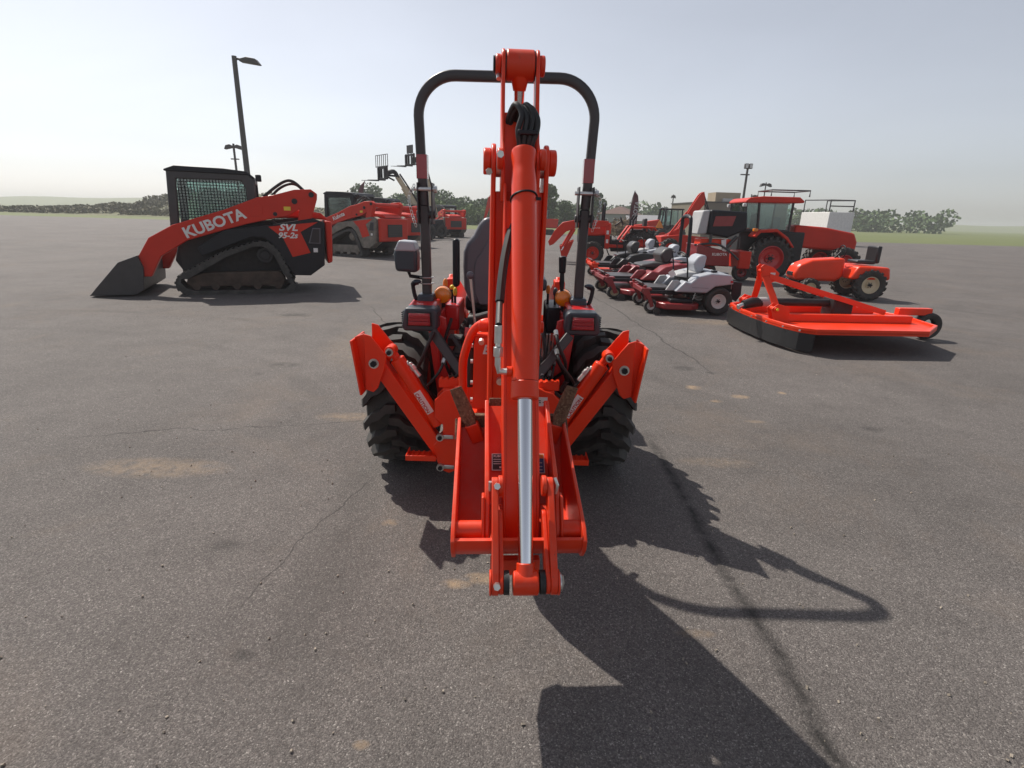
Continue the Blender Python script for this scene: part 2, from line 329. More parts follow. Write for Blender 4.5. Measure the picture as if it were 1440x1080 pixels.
def part(name, mb, mat, parent=None, bevel=0, seg=2, ang=35, label=None, mtx=None):
    me = bpy.data.meshes.new(name); vs = mb.v
    mm = mtx or mb.m
    if mm is not None: vs = [tuple(mm @ Vector(v)) for v in vs]
    me.from_pydata(vs, [], mb.f)
    import bmesh
    bm = bmesh.new(); bm.from_mesh(me); bmesh.ops.recalc_face_normals(bm, faces=bm.faces); bm.to_mesh(me); bm.free()
    me.materials.append(M[mat] if isinstance(mat, str) else mat)
    me.shade_smooth(); me.set_sharp_from_angle(angle=R(ang))
    o = bpy.data.objects.new(name, me); COL.objects.link(o)
    if parent is not None: o.parent = parent
    if bevel:
        b = o.modifiers.new('bevel', 'BEVEL'); b.width = bevel; b.segments = seg; b.limit_method = 'ANGLE'; b.angle_limit = R(40); b.harden_normals = False
    if label: o['label'] = label
    return o
def root(name, loc, rz=0, label=None, cat=None, group=None):
    o = bpy.data.objects.new(name, None); COL.objects.link(o); o.location = loc; o.rotation_euler = (0, 0, rz); o.empty_display_size = .2
    return tag(o, label, cat, group)
def tag(o, label=None, cat=None, group=None, kind=None):
    if label: o['label'] = label
    if cat: o['category'] = cat
    if group: o['group'] = group
    if kind: o['kind'] = kind
    return o
def copy_tree(o, parent=None):
    c = o.copy(); COL.objects.link(c)
    if parent is not None: c.parent = parent
    for ch in [x for x in bpy.data.objects if x.parent == o]: copy_tree(ch, c)
    return c
def text(name, body, mtx, size, mat, parent, bold=.0, shear=0, sx=1., depth=.0012, align='CENTER'):
    cu = bpy.data.curves.new(name, 'FONT'); cu.body = body; cu.size = size; cu.align_x = align; cu.align_y = 'CENTER'
    cu.offset = bold * size; cu.shear = shear; cu.extrude = depth; cu.resolution_u = 3
    t = bpy.data.objects.new(name, cu); COL.objects.link(t)
    dg = bpy.context.evaluated_depsgraph_get(); me = bpy.data.meshes.new_from_object(t.evaluated_get(dg))
    bpy.data.objects.remove(t); me.transform(mtx @ Matrix.Diagonal((sx, 1, 1, 1)))
    me.materials.clear(); me.materials.append(M[mat])
    o = bpy.data.objects.new(name, me); COL.objects.link(o); o.parent = parent; return o
def face(org, right, up):
    """matrix: text x -> right, y -> up"""
    r = Vector(right).normalized(); u = Vector(up).normalized(); n = r.cross(u)
    m = Matrix((r, u, n)).transposed().to_4x4(); m.translation = Vector(org); return m

# ------------------------------------------------------------------ tyres
def tyre_mb(Rr, Wd, rim, lugs=20, lug_h=.03, skew=.22, kind='lug', phase=0.):
    """tyre about local x axis centred on 0"""
    mb = MB(); h = Wd / 2; Rb = Rr - (lug_h if kind == 'lug' else .004)
    pr = [(rim, -h * .62), (rim + .012, -h * .72), ((rim + Rb) / 2, -h * .97), (Rb - .07 * Rr / .45, -h * .99), (Rb - .03 * Rr / .45, -h * .90), (Rb - .006, -h * .6), (Rb, 0)]
    pr = pr + [(r, -x) for r, x in reversed(pr[:-1])]
    mb.lathe(pr, (0, 0, 0), 'x', 48)
    if kind == 'lug':
        st = [(-.10, 0., 0), (.22, .05, 0), (.42, .34, .0), (.66, .46, .004), (.93, .95, .014), (1.02, 1.0, .045), (1.0, 1.0, .10)]
        for sd in (-1, 1):
            for k in range(lugs):
                a0 = 2 * math.pi * (k + (0 if sd > 0 else .5) + phase) / lugs
                V = []
                wj = 2 * math.pi / lugs
                for i, (lf, sk, dr) in enumerate(st):
                    a = a0 + sk * skew * 1.0; wd = wj * (.215 if i < 5 else .19) * (1 if i else .8)
                    rt = Rr - dr * Rr / .45; rb = Rb - dr * Rr / .45 - .02
                    x = sd * lf * h
                    xb = sd * min(lf, .93) * h
                    for aa, rr, xx in ((a - wd, rb, xb), (a - wd * .8, rt, x), (a + wd * .8, rt, x), (a + wd, rb, xb)):
                        V.append((xx, rr * math.cos(aa), rr * math.sin(aa)))
                F = []
                for i in range(len(st) - 1):
                    for j in range(3): F.append((i * 4 + j, i * 4 + j + 1, i * 4 + j + 5, i * 4 + j + 4))
                F += [(0, 1, 2, 3), tuple((len(st) - 1) * 4 + j for j in (3, 2, 1, 0))]
                mb.add(V, F)
    return mb
def rim_mb(rim, Wd, side=1, dish=.35):
    """side=+1: open face toward +x"""
    h = Wd / 2; mb = MB(); s_ = side
    mb.lathe([(rim * 1.02, s_ * h * .66), (rim * .96, s_ * h * .68), (rim * .9, s_ * h * .5), (rim * .82, s_ * h * dish), (rim * .78, s_ * h * (dish - .1)), (rim * .42, s_ * h * (dish - .25)), (rim * .36, s_ * h * (dish - .05)), (rim * .0 + .001, s_ * h * (dish - .05))], (0, 0, 0), 'x', 28)
    mb.lathe([(rim * 1.02, -s_ * h * .66), (rim * .93, -s_ * h * .6), (rim * .88, s_ * h * .4)], (0, 0, 0), 'x', 28)
    return mb
def hub_mb(rim, Wd, side=1):
    h = Wd / 2; mb = MB(); x = side * h * .32
    mb.cyl((x, 0, 0), (x + side * .05, 0, 0), rim * .17, n=12)
    for i in range(6):
        a = math.pi * i / 3; mb.cyl((x - side * .02, rim * .28 * math.cos(a), rim * .28 * math.sin(a)), (x + side * .02, rim * .28 * math.cos(a), rim * .28 * math.sin(a)), rim * .05, n=6)
    return mb
def wheel(parent, c, Rr, Wd, rim, side, rimmat='machine_red', axis='x', lugs=20, lug_h=.03, kind='lug', skew=.22, tmat='rubber', phase=0.):
    Q = Matrix.Translation(c) @ (Matrix.Rotation(R(90), 4, 'Z') if axis == 'y' else Matrix())
    t = part('wheel', tyre_mb(Rr, Wd, rim, lugs, lug_h, skew, kind, phase), tmat, parent, mtx=Q, ang=28)
    part('rim', rim_mb(rim, Wd, side), rimmat, t, mtx=Q)
    part('hub', hub_mb(rim, Wd, side), 'dark', t, mtx=Q)
    return t

# ================================================================== THE SETTING
def sheet(name, x0, x1, y0, y1, z, mat, kind='structure', nx=1, ny=1, zf=None):
    mb = MB(); V = []; F = []
    for j in range(ny + 1):
        for i in range(nx + 1):
            x = x0 + (x1 - x0) * i / nx; y = y0 + (y1 - y0) * j / ny; V.append((x, y, z if zf is None else zf(x, y)))
    for j in range(ny):
        for i in range(nx):
            a = j * (nx + 1) + i; F.append((a, a + 1, a + nx + 2, a + nx + 1))
    mb.add(V, F); return tag(part(name, mb, mat), kind=kind)
sheet('grass_field', -900, 900, -60, 1500, -.02, 'grass')
pv = MB(); pv.add([(-75, -40, 0), (80, -40, 0), (80, 60, 0), (5.0, 57, 0), (-8, 69, 0), (-30, 72, 0), (-75, 72, 0)], [(0, 1, 2, 3, 4, 5, 6)])
tag(part('asphalt_lot', pv, 'asphalt'), kind='structure')
# low dry hill on the left and a far ridge
def hz(x, y):
    return -.05 + 5.2 * math.exp(-((x + 62) / 20) ** 2) * math.exp(-((y - 122) / 14) ** 2) + .35 * math.sin(x * .5 + y * .3) * math.exp(-((y - 122) / 10) ** 2) * math.exp(-((x + 62) / 22) ** 2)
sheet('hill', -120, -22, 92, 150, 0, 'hill', nx=50, ny=30, zf=hz)
def rz_(x, y): return 10.5 * max(0, 1 - abs(y - 620) / 120) * (.75 + .25 * math.sin(x / 90) + .08 * math.sin(x / 23)) - .3
sheet('far_ridge', -560, 700, 500, 740, 0, 'grass', nx=60, ny=8, zf=rz_)

def leaf_mesh(centers, n, size, seed, mat, name, flat=.9):
    rnd = random.Random(seed); mb = MB(); V = []; F = []
    for _ in range(n):
        cx, cy, cz, rx, ry, rz2 = centers[rnd.randrange(len(centers))]
        while True:
            p = Vector((rnd.uniform(-1, 1), rnd.uniform(-1, 1), rnd.uniform(-1, 1)))
            if p.length < 1: break
        p = p.normalized() * (p.length ** .45)
        c = Vector((cx + p.x * rx, cy + p.y * ry, cz + p.z * rz2))
        q = Euler((rnd.uniform(-1.2, 1.2), rnd.uniform(-1.2, 1.2), rnd.uniform(0, 6.3))).to_matrix(); s_ = size * rnd.uniform(.6, 1.4)
        o = len(V)
        for a, b in ((-.5, -.3), (.5, -.3), (.35, .45), (-.3, .5)): V.append(tuple(c + q @ Vector((a * s_, b * s_, 0))))
        F.append((o, o + 1, o + 2, o + 3))
    mb.v = V; mb.f = F; return mb
def crown_blobs(h, r, rnd, n=16, z0=.3):
    out = []
    for _ in range(n):
        t = rnd.random(); z = h * (z0 + (1 - z0) * t * .9); rr = r * (1 - .55 * t ** 2) * (.55 + .45 * rnd.random())
        a = rnd.uniform(0, 6.28); q = r * .28 + r * .18 * rnd.random()
        out.append((math.cos(a) * rr * .75, math.sin(a) * rr * .75, z, q, q, q * .75))
    return out
def tree(name, loc, h, r, seed, label, leafm='leaf', n=2600, group=None, z0=.25):
    rnd = random.Random(seed); t = root(name, loc, 0, label, 'tree', group)
    tk = MB(); tk.tube(bez([(0, 0, -.2), (.04 * h, 0, h * .3), (0, .02 * h, h * .75)], 4), [h * .035 * (1 - .08 * i) for i in range(9)], 8)
    for k in range(5):
        a = rnd.uniform(0, 6.28); z = h * rnd.uniform(.25, .6); tk.tube([(0, 0, z), (math.cos(a) * r * .4, math.sin(a) * r * .4, z + h * .12), (math.cos(a) * r * .7, math.sin(a) * r * .7, z + h * .28)], [h * .015, h * .01, h * .004], 6)
    part('trunk', tk, 'bark', t)
    part('crown', leaf_mesh(crown_blobs(h, r, rnd, 18, z0), n, h * .055, seed, leafm, 'crown'), leafm, t, ang=1)
    return t
# far-off woodland that reads as one mass
rnd = random.Random(3); wood = []
for i in range(70):
    x = -34 + 52 * i / 70 + rnd.uniform(-.8, .8); y = 112 + rnd.uniform(-6, 8); h = 5.4 + 1.3 * math.sin(i * .33) + 1.0 * math.sin(i * 1.1) + rnd.uniform(-.7, .7)
    if -20.5 < x < -18.6: h *= .6
    if x > -1: h *= .62
    for _ in range(7): wood.append((x + rnd.uniform(-1.6, 1.6), y, h * rnd.uniform(.12, .84), 1.5, 1.5, h * .17))
tag(part('woodland', leaf_mesh(wood, 42000, .42, 5, 'leaf', 'woodland'), 'leaf', None, ang=1), 'line of dark green trees across the far edge of the grass', 'woodland', kind='stuff')
bush = []
for i in range(46):
    x = -28 + 30 * i / 46 + rnd.uniform(-.8, .8); bush.append((x, 100 + rnd.uniform(-3, 3), .9 + rnd.uniform(0, 1.1), 1.7, 1.6, 1.2 + rnd.random()))
tag(part('hedge_scrub', leaf_mesh(bush, 15000, .34, 9, 'leaf2', 'scrub'), 'leaf2', None, ang=1), 'light green scrub growing in front of the far trees', 'bushes', kind='stuff')
hb = []
for i in range(150):
    x = rnd.uniform(-105, -40); y = rnd.uniform(96, 124); hb.append((x, y, hz(x, y) + .3, 1.6, 1.4, .75))
tag(part('hill_scrub', leaf_mesh(hb, 22000, .36, 12, 'leafdry', 'scrub'), 'leafdry', None, ang=1), 'dry scrub and young trees covering the low hill on the left', 'scrub', kind='stuff')
fb = []
for i in range(160):
    x = -30 + 170 * i / 160 + rnd.uniform(-1, 1); y = 190 + rnd.uniform(-20, 25); fb.append((x, y, 2.2 + 1.6 * math.sin(i * .41) + rnd.random() * 1.3, 3, 3, 2.6))
tag(part('distant_woods', leaf_mesh(fb, 16000, .95, 15, 'leaf', 'woods'), 'leaf', None, ang=1), 'hazy line of distant trees behind the buildings on the right', 'woodland', kind='stuff')
tree('broadleaf_tree', (4.6, 92, 0), 6.4, 2.9, 21, 'tall rounded green tree standing right behind the orange excavator', 'leaf', 4200, z0=.12)
tree('broadleaf_tree', (8.0, 95, 0), 4.3, 2.2, 22, 'shorter round tree at the right end of the tree line', 'leaf', 2600, z0=.1)
tree('broadleaf_tree', (14.3, 99, 0), 6.0, 1.9, 23, 'dark green tree standing left behind the grey house roof', 'leaf', 2400)
tree('broadleaf_tree', (-13.8, 90, 0), 4.6, 2.4, 24, 'light green bushy tree beside the mown grass', 'leaf2', 3000, z0=.05)
tree('broadleaf_tree', (31, 96, 0), 4.8, 2.6, 25, 'small tree behind the dark cab tractor', 'leaf', 2400)

# ---- buildings
def wall_box(name, mb, mat, parent, **k): return part(name, mb, mat, parent, **k)
hs_ = root('house', (15.6, 84, 0), R(-24), 'small grey house with reddish hip roof beyond the lot', 'house')
part('wall', MB().bx(-2.3, 2.3, -3.2, 3.2, 0, 2.35), 'siding', hs_)
rf = MB(); rf.add([(-2.6, -3.5, 2.35), (2.6, -3.5, 2.35), (2.6, 3.5, 2.35), (-2.6, 3.5, 2.35), (0, -1.4, 3.45), (0, 1.4, 3.45)], [(0, 1, 4), (1, 2, 5, 4), (2, 3, 5), (3, 0, 4, 5), (0, 3, 2, 1)])
part('roof', rf, 'roofred', hs_)
for x in (-1.4, 0, 1.4):
    w = part('window', MB().bx(x - .32, x + .32, -3.25, -3.19, .95, 1.75), 'whitepaint', hs_); part('pane', MB().bx(x - .25, x + .25, -3.27, -3.245, 1.02, 1.68), 'glassdark', w)
for y in (-1.6, .6):
    w = part('window', MB().bx(-2.36, -2.29, y - .4, y + .4, .95, 1.75), 'whitepaint', hs_); part('pane', MB().bx(-2.38, -2.355, y - .33, y + .33, 1.02, 1.68), 'glassdark', w)
sh = root('shed', (19.2, 80, 0), R(-6), 'low pale metal shed standing right of the grey house', 'shed')
part('wall', MB().bx(-3.4, 3.4, -2, 2, 0, 1.5), 'lightgrey', sh)
part('roof', MB().plate([(-2.3, 1.45), (2.3, 1.45), (0, 2.3)], -3.6, 3.6, 'x'), 'rooftan', sh)
for i in range(3): part('door', MB().bx(-2.6 + i * 2, -1.4 + i * 2, -2.06, -1.99, 0, 1.1), 'siding', sh)
bd = root('store_building', (24.5, 64, 0), R(4), 'tan flat roofed store with raised box on its parapet', 'building')
part('wall', MB().bx(-5.0, 4.2, -4, 6, 0, 3.55), 'beigedark', bd)
part('parapet_cap', MB().bx(-5.08, 4.3, -4.1, 6.1, 3.552, 3.67), 'pole', bd)
part('raised_block', MB().bx(-3.7, -1.0, -3.6, -1.5, 3.672, 4.62), 'beige', bd)
part('rooftop_unit', MB().bx(-3.0, -1.9, -4.0, -3.61, 3.673, 4.0), 'lightgrey', bd, bevel=.04)
for i in range(3):
    w = part('window', MB().bx(-4 + i * 3, -2.4 + i * 3, -4.06, -3.99, .7, 2.3), 'pole', bd); part('pane', MB().bx(-3.9 + i * 3, -2.5 + i * 3, -4.08, -4.055, .8, 2.2), 'glassdark', w)

# ---- lamps and poles
def lamp(loc, h, rz, heads, label, name='street_lamp', r=.12, arm=.45, hl=1.1, hw=.42, group='parking lot lamps'):
    t = root(name, loc, rz, label, 'lamp', group)
    part('pole', MB().cyl((0, 0, 0), (0, 0, h), r, r * .72, n=12), 'pole', t)
    part('base', MB().cyl((0, 0, 0), (0, 0, .6), r * 2.3, r * 2.1, n=16), 'lightgrey', t, bevel=.03)
    for s_ in heads:
        a = part('arm', MB().tube([(0, 0, h - .18), (s_ * arm * .6, 0, h - .14), (s_ * (arm + .1), 0, h - .2)], r * .35, 8), 'pole', t)
        part('lamp_head', MB().plate([(s_ * arm, h - .30), (s_ * arm, h - .16), (s_ * (arm + hl * .35), h - .06), (s_ * (arm + hl * .8), h - .14), (s_ * (arm + hl), h - .42), (s_ * (arm + hl * .9), h - .44)], -hw / 2, hw / 2, 'y'), 'pole', a, bevel=.03)
    return t
lamp((-16.62, 35, 0), 10.0, R(0), (1,), 'tallest dark lamp pole with one curved head, behind left loader', r=.19, arm=.35, hl=1.15)
t = lamp((-22.2, 45, 0), 6.4, R(12), (-1, 1), 'short twin headed lamp pole left of the tallest pole', r=.11, arm=.05, hl=.62)
part('cross_bracket', MB().bx(-.3, .3, -.06, .06, 5.25, 5.33), 'pole', t)
def floodlamp(loc, h, label):
    t = root('flood_lamp', loc, 0, label, 'lamp', 'parking lot lamps')
    part('pole', MB().cyl((0, 0, 0), (0, 0, h), .13, .09, n=10), 'pole', t)
    part('arm', MB().bx(-.55, .25, -.05, .05, h - .75, h - .65), 'pole', t, bevel=.02)
    for s_ in (-1, 1):
        b = part('lamp_head', MB().box((s_ * .18, -.1, h - .02), (.30, .3, .42)), 'pole', t, bevel=.04); part('lens', MB().bx(s_ * .18 - .11, s_ * .18 + .11, -.27, -.252, h - .17, h + .13), 'lens_clear', b)
    return t
floodlamp((19.95, 50, 0), 6.3, 'dark pole with a pair of floodlight boxes on top')
lamp((26.1, 60, 0), 5.7, R(8), (-1, 1), 'thin lamp pole with two thin flat arms forming a T', arm=.1, hl=.55, hw=.3, r=.08)
lamp((28.9, 70, 0), 5.0, R(0), (1,), 'thin lamp pole with one flat arm, between the floodlight and T lamp', arm=.1, hl=.75, hw=.3, r=.09)
lamp((3.95, 84, 0), 5.2, R(0), (1,), 'slender lamp pole in front of the tall rounded tree', arm=.05, hl=.4, hw=.25, r=.07)
lamp((19.3, 70, 0), 4.7, R(0), (-1, 1), 'short slender lamp pole above the dark cab tractor', arm=.0, hl=.28, hw=.3, r=.09)
def upole(loc, h, label):
    t = root('utility_pole', loc, 0, label, 'pole', 'utility poles')
    part('pole', MB().cyl((0, 0, 0), (0, 0, h), .13, .09, n=8), 'bark', t); part('crossarm', MB().bx(-.8, .8, -.06, .06, h - .35, h - .22), 'bark', t)
    for x in (-.65, 0, .65): part('insulator', MB().cyl((x, 0, h - .22), (x, 0, h - .05), .05, n=6), 'lightgrey', t)
upole((19.9, 96, 0), 4.6, 'wooden utility pole with crossarm right of the red flag')
upole((9.3, 110, 0), 4.7, 'thin utility pole beside the roll bar hinge on the right')

def feather(loc, h, rz, label, lean=.35, base=.15):
    t = root('feather_flag', loc, rz, label, 'flag', 'feather flags')
    pole = bez([(0, 0, 0), (.02, 0, h * .5), (lean * .3, 0, h * .8), (lean, 0, h)], 6)
    part('pole', MB().tube(pole, .022, 6), 'pole', t)
    V = []; n = 14
    for i in range(n + 1):
        q = i / n; z = h * (base + (1 - base) * q); x0 = lean * max(0, (q - .3) / .7) ** 2; wd = .62 * (1 - .15 * q) * math.sqrt(max(0, 1 - q ** 5)); x1 = x0 + wd
        wv = .05 * math.sin(q * 9)
        V += [(x0, -.01 + wv * .2, z), (x0 + (x1 - x0) * .5, wv, z - .03), (x1, wv * .5, z - .10 * q)]
    F = []
    for i in range(n):
        for j in range(2): a = i * 3 + j; F.append((a, a + 1, a + 4, a + 3))
    b = MB(); b.add(V + [(x, y + .012, z) for x, y, z in V], F + [tuple(k + len(V) for k in reversed(f)) for f in F]); part('banner', b, 'flag', t, ang=80)
    return t
f1 = feather((8.05, 40, 0), 3.55, R(8), 'dark red feather flag standing right of the grey house', lean=.25)
text('lettering', 'KUBOTA', face((8.42, 39.9, 2.0), (.12, 0, 1), (-1, 0, .12)), .42, 'lightgrey', None, bold=.02).parent = None
for o in [x for x in bpy.data.objects if x.name.startswith('lettering')]:
    o.parent = f1; o.matrix_parent_inverse = (Matrix.Translation((8.05, 40, 0)) @ Matrix.Rotation(R(8), 4, 'Z')).inverted()
feather((-12.35, 45, 0), 4.0, R(165), 'dark red feather flag showing above the black cab of the far loader', lean=-.3)

# brush pile behind the loader tractor
rnd = random.Random(11); bp = MB()
for _ in range(420):
    x = rnd.gauss(0, 1.0); hgt = max(.1, 1.2 - .35 * x * x); c = Vector((x, rnd.gauss(0, .5), rnd.uniform(0, hgt))); d = Vector((rnd.gauss(0, 1), rnd.gauss(0, .6), rnd.gauss(0, .5))).normalized() * rnd.uniform(.15, .6)
    bp.cyl(c - d, c + d, .035, .015, n=5)
bo = part('brush_pile', bp, 'wood'); bo.location = (8.9, 46, .35); tag(bo, 'tangled pile of cut branches beyond the loader tractor', 'brush pile', kind='stuff')

# pebbles and litter on the asphalt
rnd = random.Random(5); pb = MB()
for _ in range(420):
    y = 1.0 + rnd.random() ** 1.8 * 9; x = rnd.uniform(-.72, .72) * (y + 1.2); s_ = rnd.uniform(.002, .0055)
    q = Euler((rnd.uniform(0, 3), rnd.uniform(0, 3), rnd.uniform(0, 3))).to_matrix()
    pb.box((x, y, s_ * .7), (s_ * 2, s_ * 1.4, s_ * 1.1), q)
tag(part('loose_grit', pb, 'pebble'), 'tiny loose stones scattered over the asphalt', 'grit', kind='stuff')

# ================================================================== MAIN TRACTOR WITH BACKHOE (rear towards the camera)
TX, TY = -.07, 3.3
T = root('backhoe_tractor', (TX, TY, 0), 0, 'orange compact backhoe tractor seen from behind, nearest machine, bucket curled under its raised boom', 'tractor')
# wheels: local x, y(-=towards camera), z
for s_ in (-1, 1):
    wheel(T, (s_ * .612, 0, .447), .447, .36, .235, s_, 'orange', lugs=18, lug_h=.05, skew=.30, phase=.25 if s_ < 0 else .6)
    wheel(T, (s_ * .50, 1.75, .31), .31, .26, .16, s_, 'orange', lugs=16, lug_h=.024)
# transmission, axle and the dark clutter under the seat
d = MB(); d.bx(-.17, .17, -.25, 1.1, .30, .62); d.cyl((-.46, 0, .45), (.46, 0, .45), .10, n=16); d.bx(-.11, .11, -.33, -.2, .38, .58); d.bx(-.12, .12, 1.0, 2.1, .36, .6)
d.bx(-.30, -.18, -.28, .1, .5, .78); d.bx(.16, .28, -.24, .1, .48, .74); d.bx(-.18, .2, -.14, .25, .62, .80)
part('transmission_housing', d, 'dark', T, bevel=.02)
rnd = random.Random(4)
for k in range(13):
    x = -.36 + .055 * k + rnd.uniform(-.02, .02); y = -.34 + rnd.uniform(-.08, .12)
    p = bez([(x, y, .97 + rnd.uniform(-.1, .05)), (x + rnd.uniform(-.08, .08), y - .05, .80), (x + rnd.uniform(-.12, .12), y - .02, .62), (x * .6, y + .08, .45)], 5)
    h = part('hydraulic_hose', MB().tube(p, rnd.uniform(.008, .013), 8), 'rubber_clean', T)
    part('fitting', MB().cyl(p[9], p[11], .015, n=6), 'steel', h)
for k in range(16):
    x = rnd.uniform(-.33, .31); y = -.40 + rnd.uniform(-.06, .10); z = rnd.uniform(.72, .98)
    x2 = x + rnd.uniform(-.2, .2); p = bez([(x, y, z), (x * .8 + x2 * .2, y - .06, z - .06), (x2, y - .04, z - .20), (x2 * .8, y + .10, z - .32)], 5)
    h = part('hydraulic_hose', MB().tube(p, rnd.uniform(.007, .011), 8), 'rubber_clean', T); part('fitting', MB().cyl(p[0], p[2], .0135, n=6), 'steel', h)
for k in range(6):
    x = .20 + .018 * k; part('spool_rod', MB().cyl((x, -.36, .80), (x + .004, -.37, .93), .005, n=6), 'steel', T)
for k in range(14):
    x = rnd.uniform(-.34, .3); z = rnd.uniform(.52, .93)
    part('valve_block', MB().box((x, -.30 + rnd.uniform(-.04, .08), z), (rnd.uniform(.04, .09), .07, rnd.uniform(.03, .07)), (rnd.uniform(-.3, .3), 0, rnd.uniform(-.3, .3))), rnd.choice(['dark', 'black', 'dark', 'fender_red']), T, bevel=.006)
# fenders
for s_ in (-1, 1):
    prof = [(-.33, 1.02), (-.26, 1.055), (-.05, 1.07), (.18, 1.04), (.36, .95), (.50, .80), (.56, .62), (.53, .62), (.47, .78), (.34, .92), (.17, 1.01), (-.05, 1.04), (-.26, 1.03), (-.33, 1.0)]
    f = part('fender', MB().plate(prof, s_ * .375, s_ * .535), 'fender_red', T, bevel=.012)
    part('inner_panel', MB().plate([(-.30, 1.0), (-.26, .56), (-.12, .42), (.4, .5), (.5, .72), (.34, .92), (.17, 1.01)], s_ * .372, s_ * .355), 'fender_red', f, bevel=.004)
    part('rear_flange', MB().plate([(s_ * .37, 1.0), (s_ * .43, .97), (s_ * .40, .70), (s_ * .37, .48), (s_ * .30, .48), (s_ * .30, .75), (s_ * .32, .98)], -.26, -.235, 'y'), 'fender_red', f, bevel=.004)
    hx = s_ * .454
    hb_ = part('light_housing', MB().plate([(hx - .1, .945), (hx - .088, .925), (hx + .088, .925), (hx + .1, .945), (hx + .098 - .012 * (s_ > 0) , 1.035), (hx + .078, 1.055), (hx - .078, 1.055), (hx - .098 + .012 * (s_ < 0), 1.035)], -.37, -.20, 'y'), 'bluegrey', T, bevel=.012, seg=3)
    part('light_bezel', MB().plate([(hx - .072, .955), (hx + .072, .955), (hx + .066, 1.033), (hx - .066, 1.033)], -.3775, -.3705, 'y'), 'black', hb_, bevel=.004)
    ln = MB(); ln.plate([(hx - .062, .96), (hx + .062, .96), (hx + .058, 1.028), (hx - .058, 1.028)], -.384, -.378, 'y'); ln.bx(hx - .055, hx + .055, -.394, -.3845, 1.004, 1.022); ln.bx(hx - .055, hx + .055, -.394, -.3845, .966, .984); ln.bx(hx - .055, hx + .055, -.389, -.3845, .9845, 1.0035)
    part('tail_light', ln, 'lens_red', hb_, bevel=.003)
    for k in range(7): part('housing_rib', MB().bx(hx + s_ * .097, hx + s_ * .104, -.35, -.25, .95 + k * .012, .956 + k * .012), 'black', hb_)
    # indicator
    bx_ = s_ * .368
    b_ = part('indicator_lamp', MB().lathe([(.001, -.075), (.03, -.073), (.046, -.062), (.052, -.045), (.053, -.02), (.03, 0), (.001, 0)], (bx_, 0, 1.085), 'y', 28), 'lens_amber', T)
    part('lamp_back', MB().cyl((bx_, -.018, 1.085), (bx_, .03, 1.085), .055, .04, n=24), 'black', b_)
    part('lamp_stalk', MB().bx(bx_ - .012, bx_ + .012, -.01, .015, .99, 1.04), 'black', T)
    # roll bar: lower post, hinge, pin chain
    lx = s_ * .452
    part('roll_bar_post', MB().tube([(lx, -.10, .93), (lx, -.10, 1.2), (s_ * .457, -.10, 1.60)], 0, prof=((1, 0, 0), [(-.027, -.022), (.027, -.022), (.027, .022), (-.027, .022)])), 'charcoal', T, bevel=.008)
    part('roll_bar_foot', MB().bx(lx - .05, lx + .045, -.16, -.02, 1.03, 1.10), 'bluegrey', T, bevel=.012)
    hg = part('roll_bar_hinge', MB().bx(lx - .040, lx - .032, -.15, -.05, 1.50, 1.72).bx(lx + .040, lx + .048, -.15, -.05, 1.50, 1.72).cyl((lx - .05, -.10, 1.55), (lx + .058, -.10, 1.55), .022, n=14), 'charcoal', T, bevel=.004)
    part('hinge_pin', MB().cyl((lx - .06, -.13, 1.685), (lx + .065, -.13, 1.685), .011, n=10).cyl((lx + .055, -.13, 1.685), (lx + .072, -.13, 1.685), .019, n=8), 'steel', hg)
    ch = MB(); cp = bez([(lx + s_ * .055, -.14, 1.70), (lx + s_ * .082, -.15, 1.64), (lx + s_ * .07, -.15, 1.56), (lx + s_ * .05, -.14, 1.49)], 4)
    for i, p in enumerate(cp):
        a = i * 1.3; ch.tube([p + Vector((math.cos(t) * .006, math.sin(t) * .006 * math.cos(a), math.sin(t) * .011)) for t in [k * math.pi / 4 for k in range(8)]], .0022, 5, closed=True)
    part('retaining_chain', ch, 'steel', hg)
    part('grab_handle', MB().tube(bez([(s_ * .50, -.13, 1.17), (s_ * .528, -.13, 1.155), (s_ * .52, -.13, 1.09), (s_ * .495, -.13, 1.03)], 5), [.016] * 6 + [.012] * 10, 10), 'black', T)
    part('side_lever_knob', MB().ball((s_ * .505, -.13, 1.172), .022, 12, (1.2, 1, .6)), 'bluegrey', T)
    # diagonal brace
    part('roll_bar_brace', MB().tube([(s_ * .385, -.36, .925), (s_ * .20, -.46, .70)], 0, prof=((0, 1, 0), [(-.02, -.026), (.02, -.026), (.02, .026), (-.02, .026)])), 'charcoal', T, bevel=.005)
# upper hoop
def hoop(y, rr=.20):
    P = [(-.457, y, 1.60), (-.470, y, 1.85), (-.478, y, 2.06)]
    P += [(-.478 + rr * (1 - math.cos(a)), y, 2.06 + rr * math.sin(a)) for a in [R(7.5 * k) for k in range(1, 13)]]
    P += [(-P_[0], P_[1], P_[2]) for P_ in reversed(P)]
    return P
rb = part('roll_bar_hoop', MB().tube(hoop(-.10), 0, prof=((1, 0, 0), [(-.025, -.018), (-.018, -.025), (.018, -.025), (.025, -.018), (.025, .018), (.018, .025), (-.018, .025), (-.025, .018)])), 'charcoal', T, ang=50)
for s_ in (-1, 1): part('reflector', MB().bx(s_ * .4635 - .0295, s_ * .4635 + .0295, -.129, -.0725, 1.74, 1.865), 'lens_red', rb)
for k in (0, 1): part('wire_clip', MB().tube([(-.452 + .042 * math.cos(a), -.10 + .035 * math.sin(a), 1.16 + k * .035) for a in [R(30 * j) for j in range(12)]], .0035, 6, closed=True), 'steel', T)
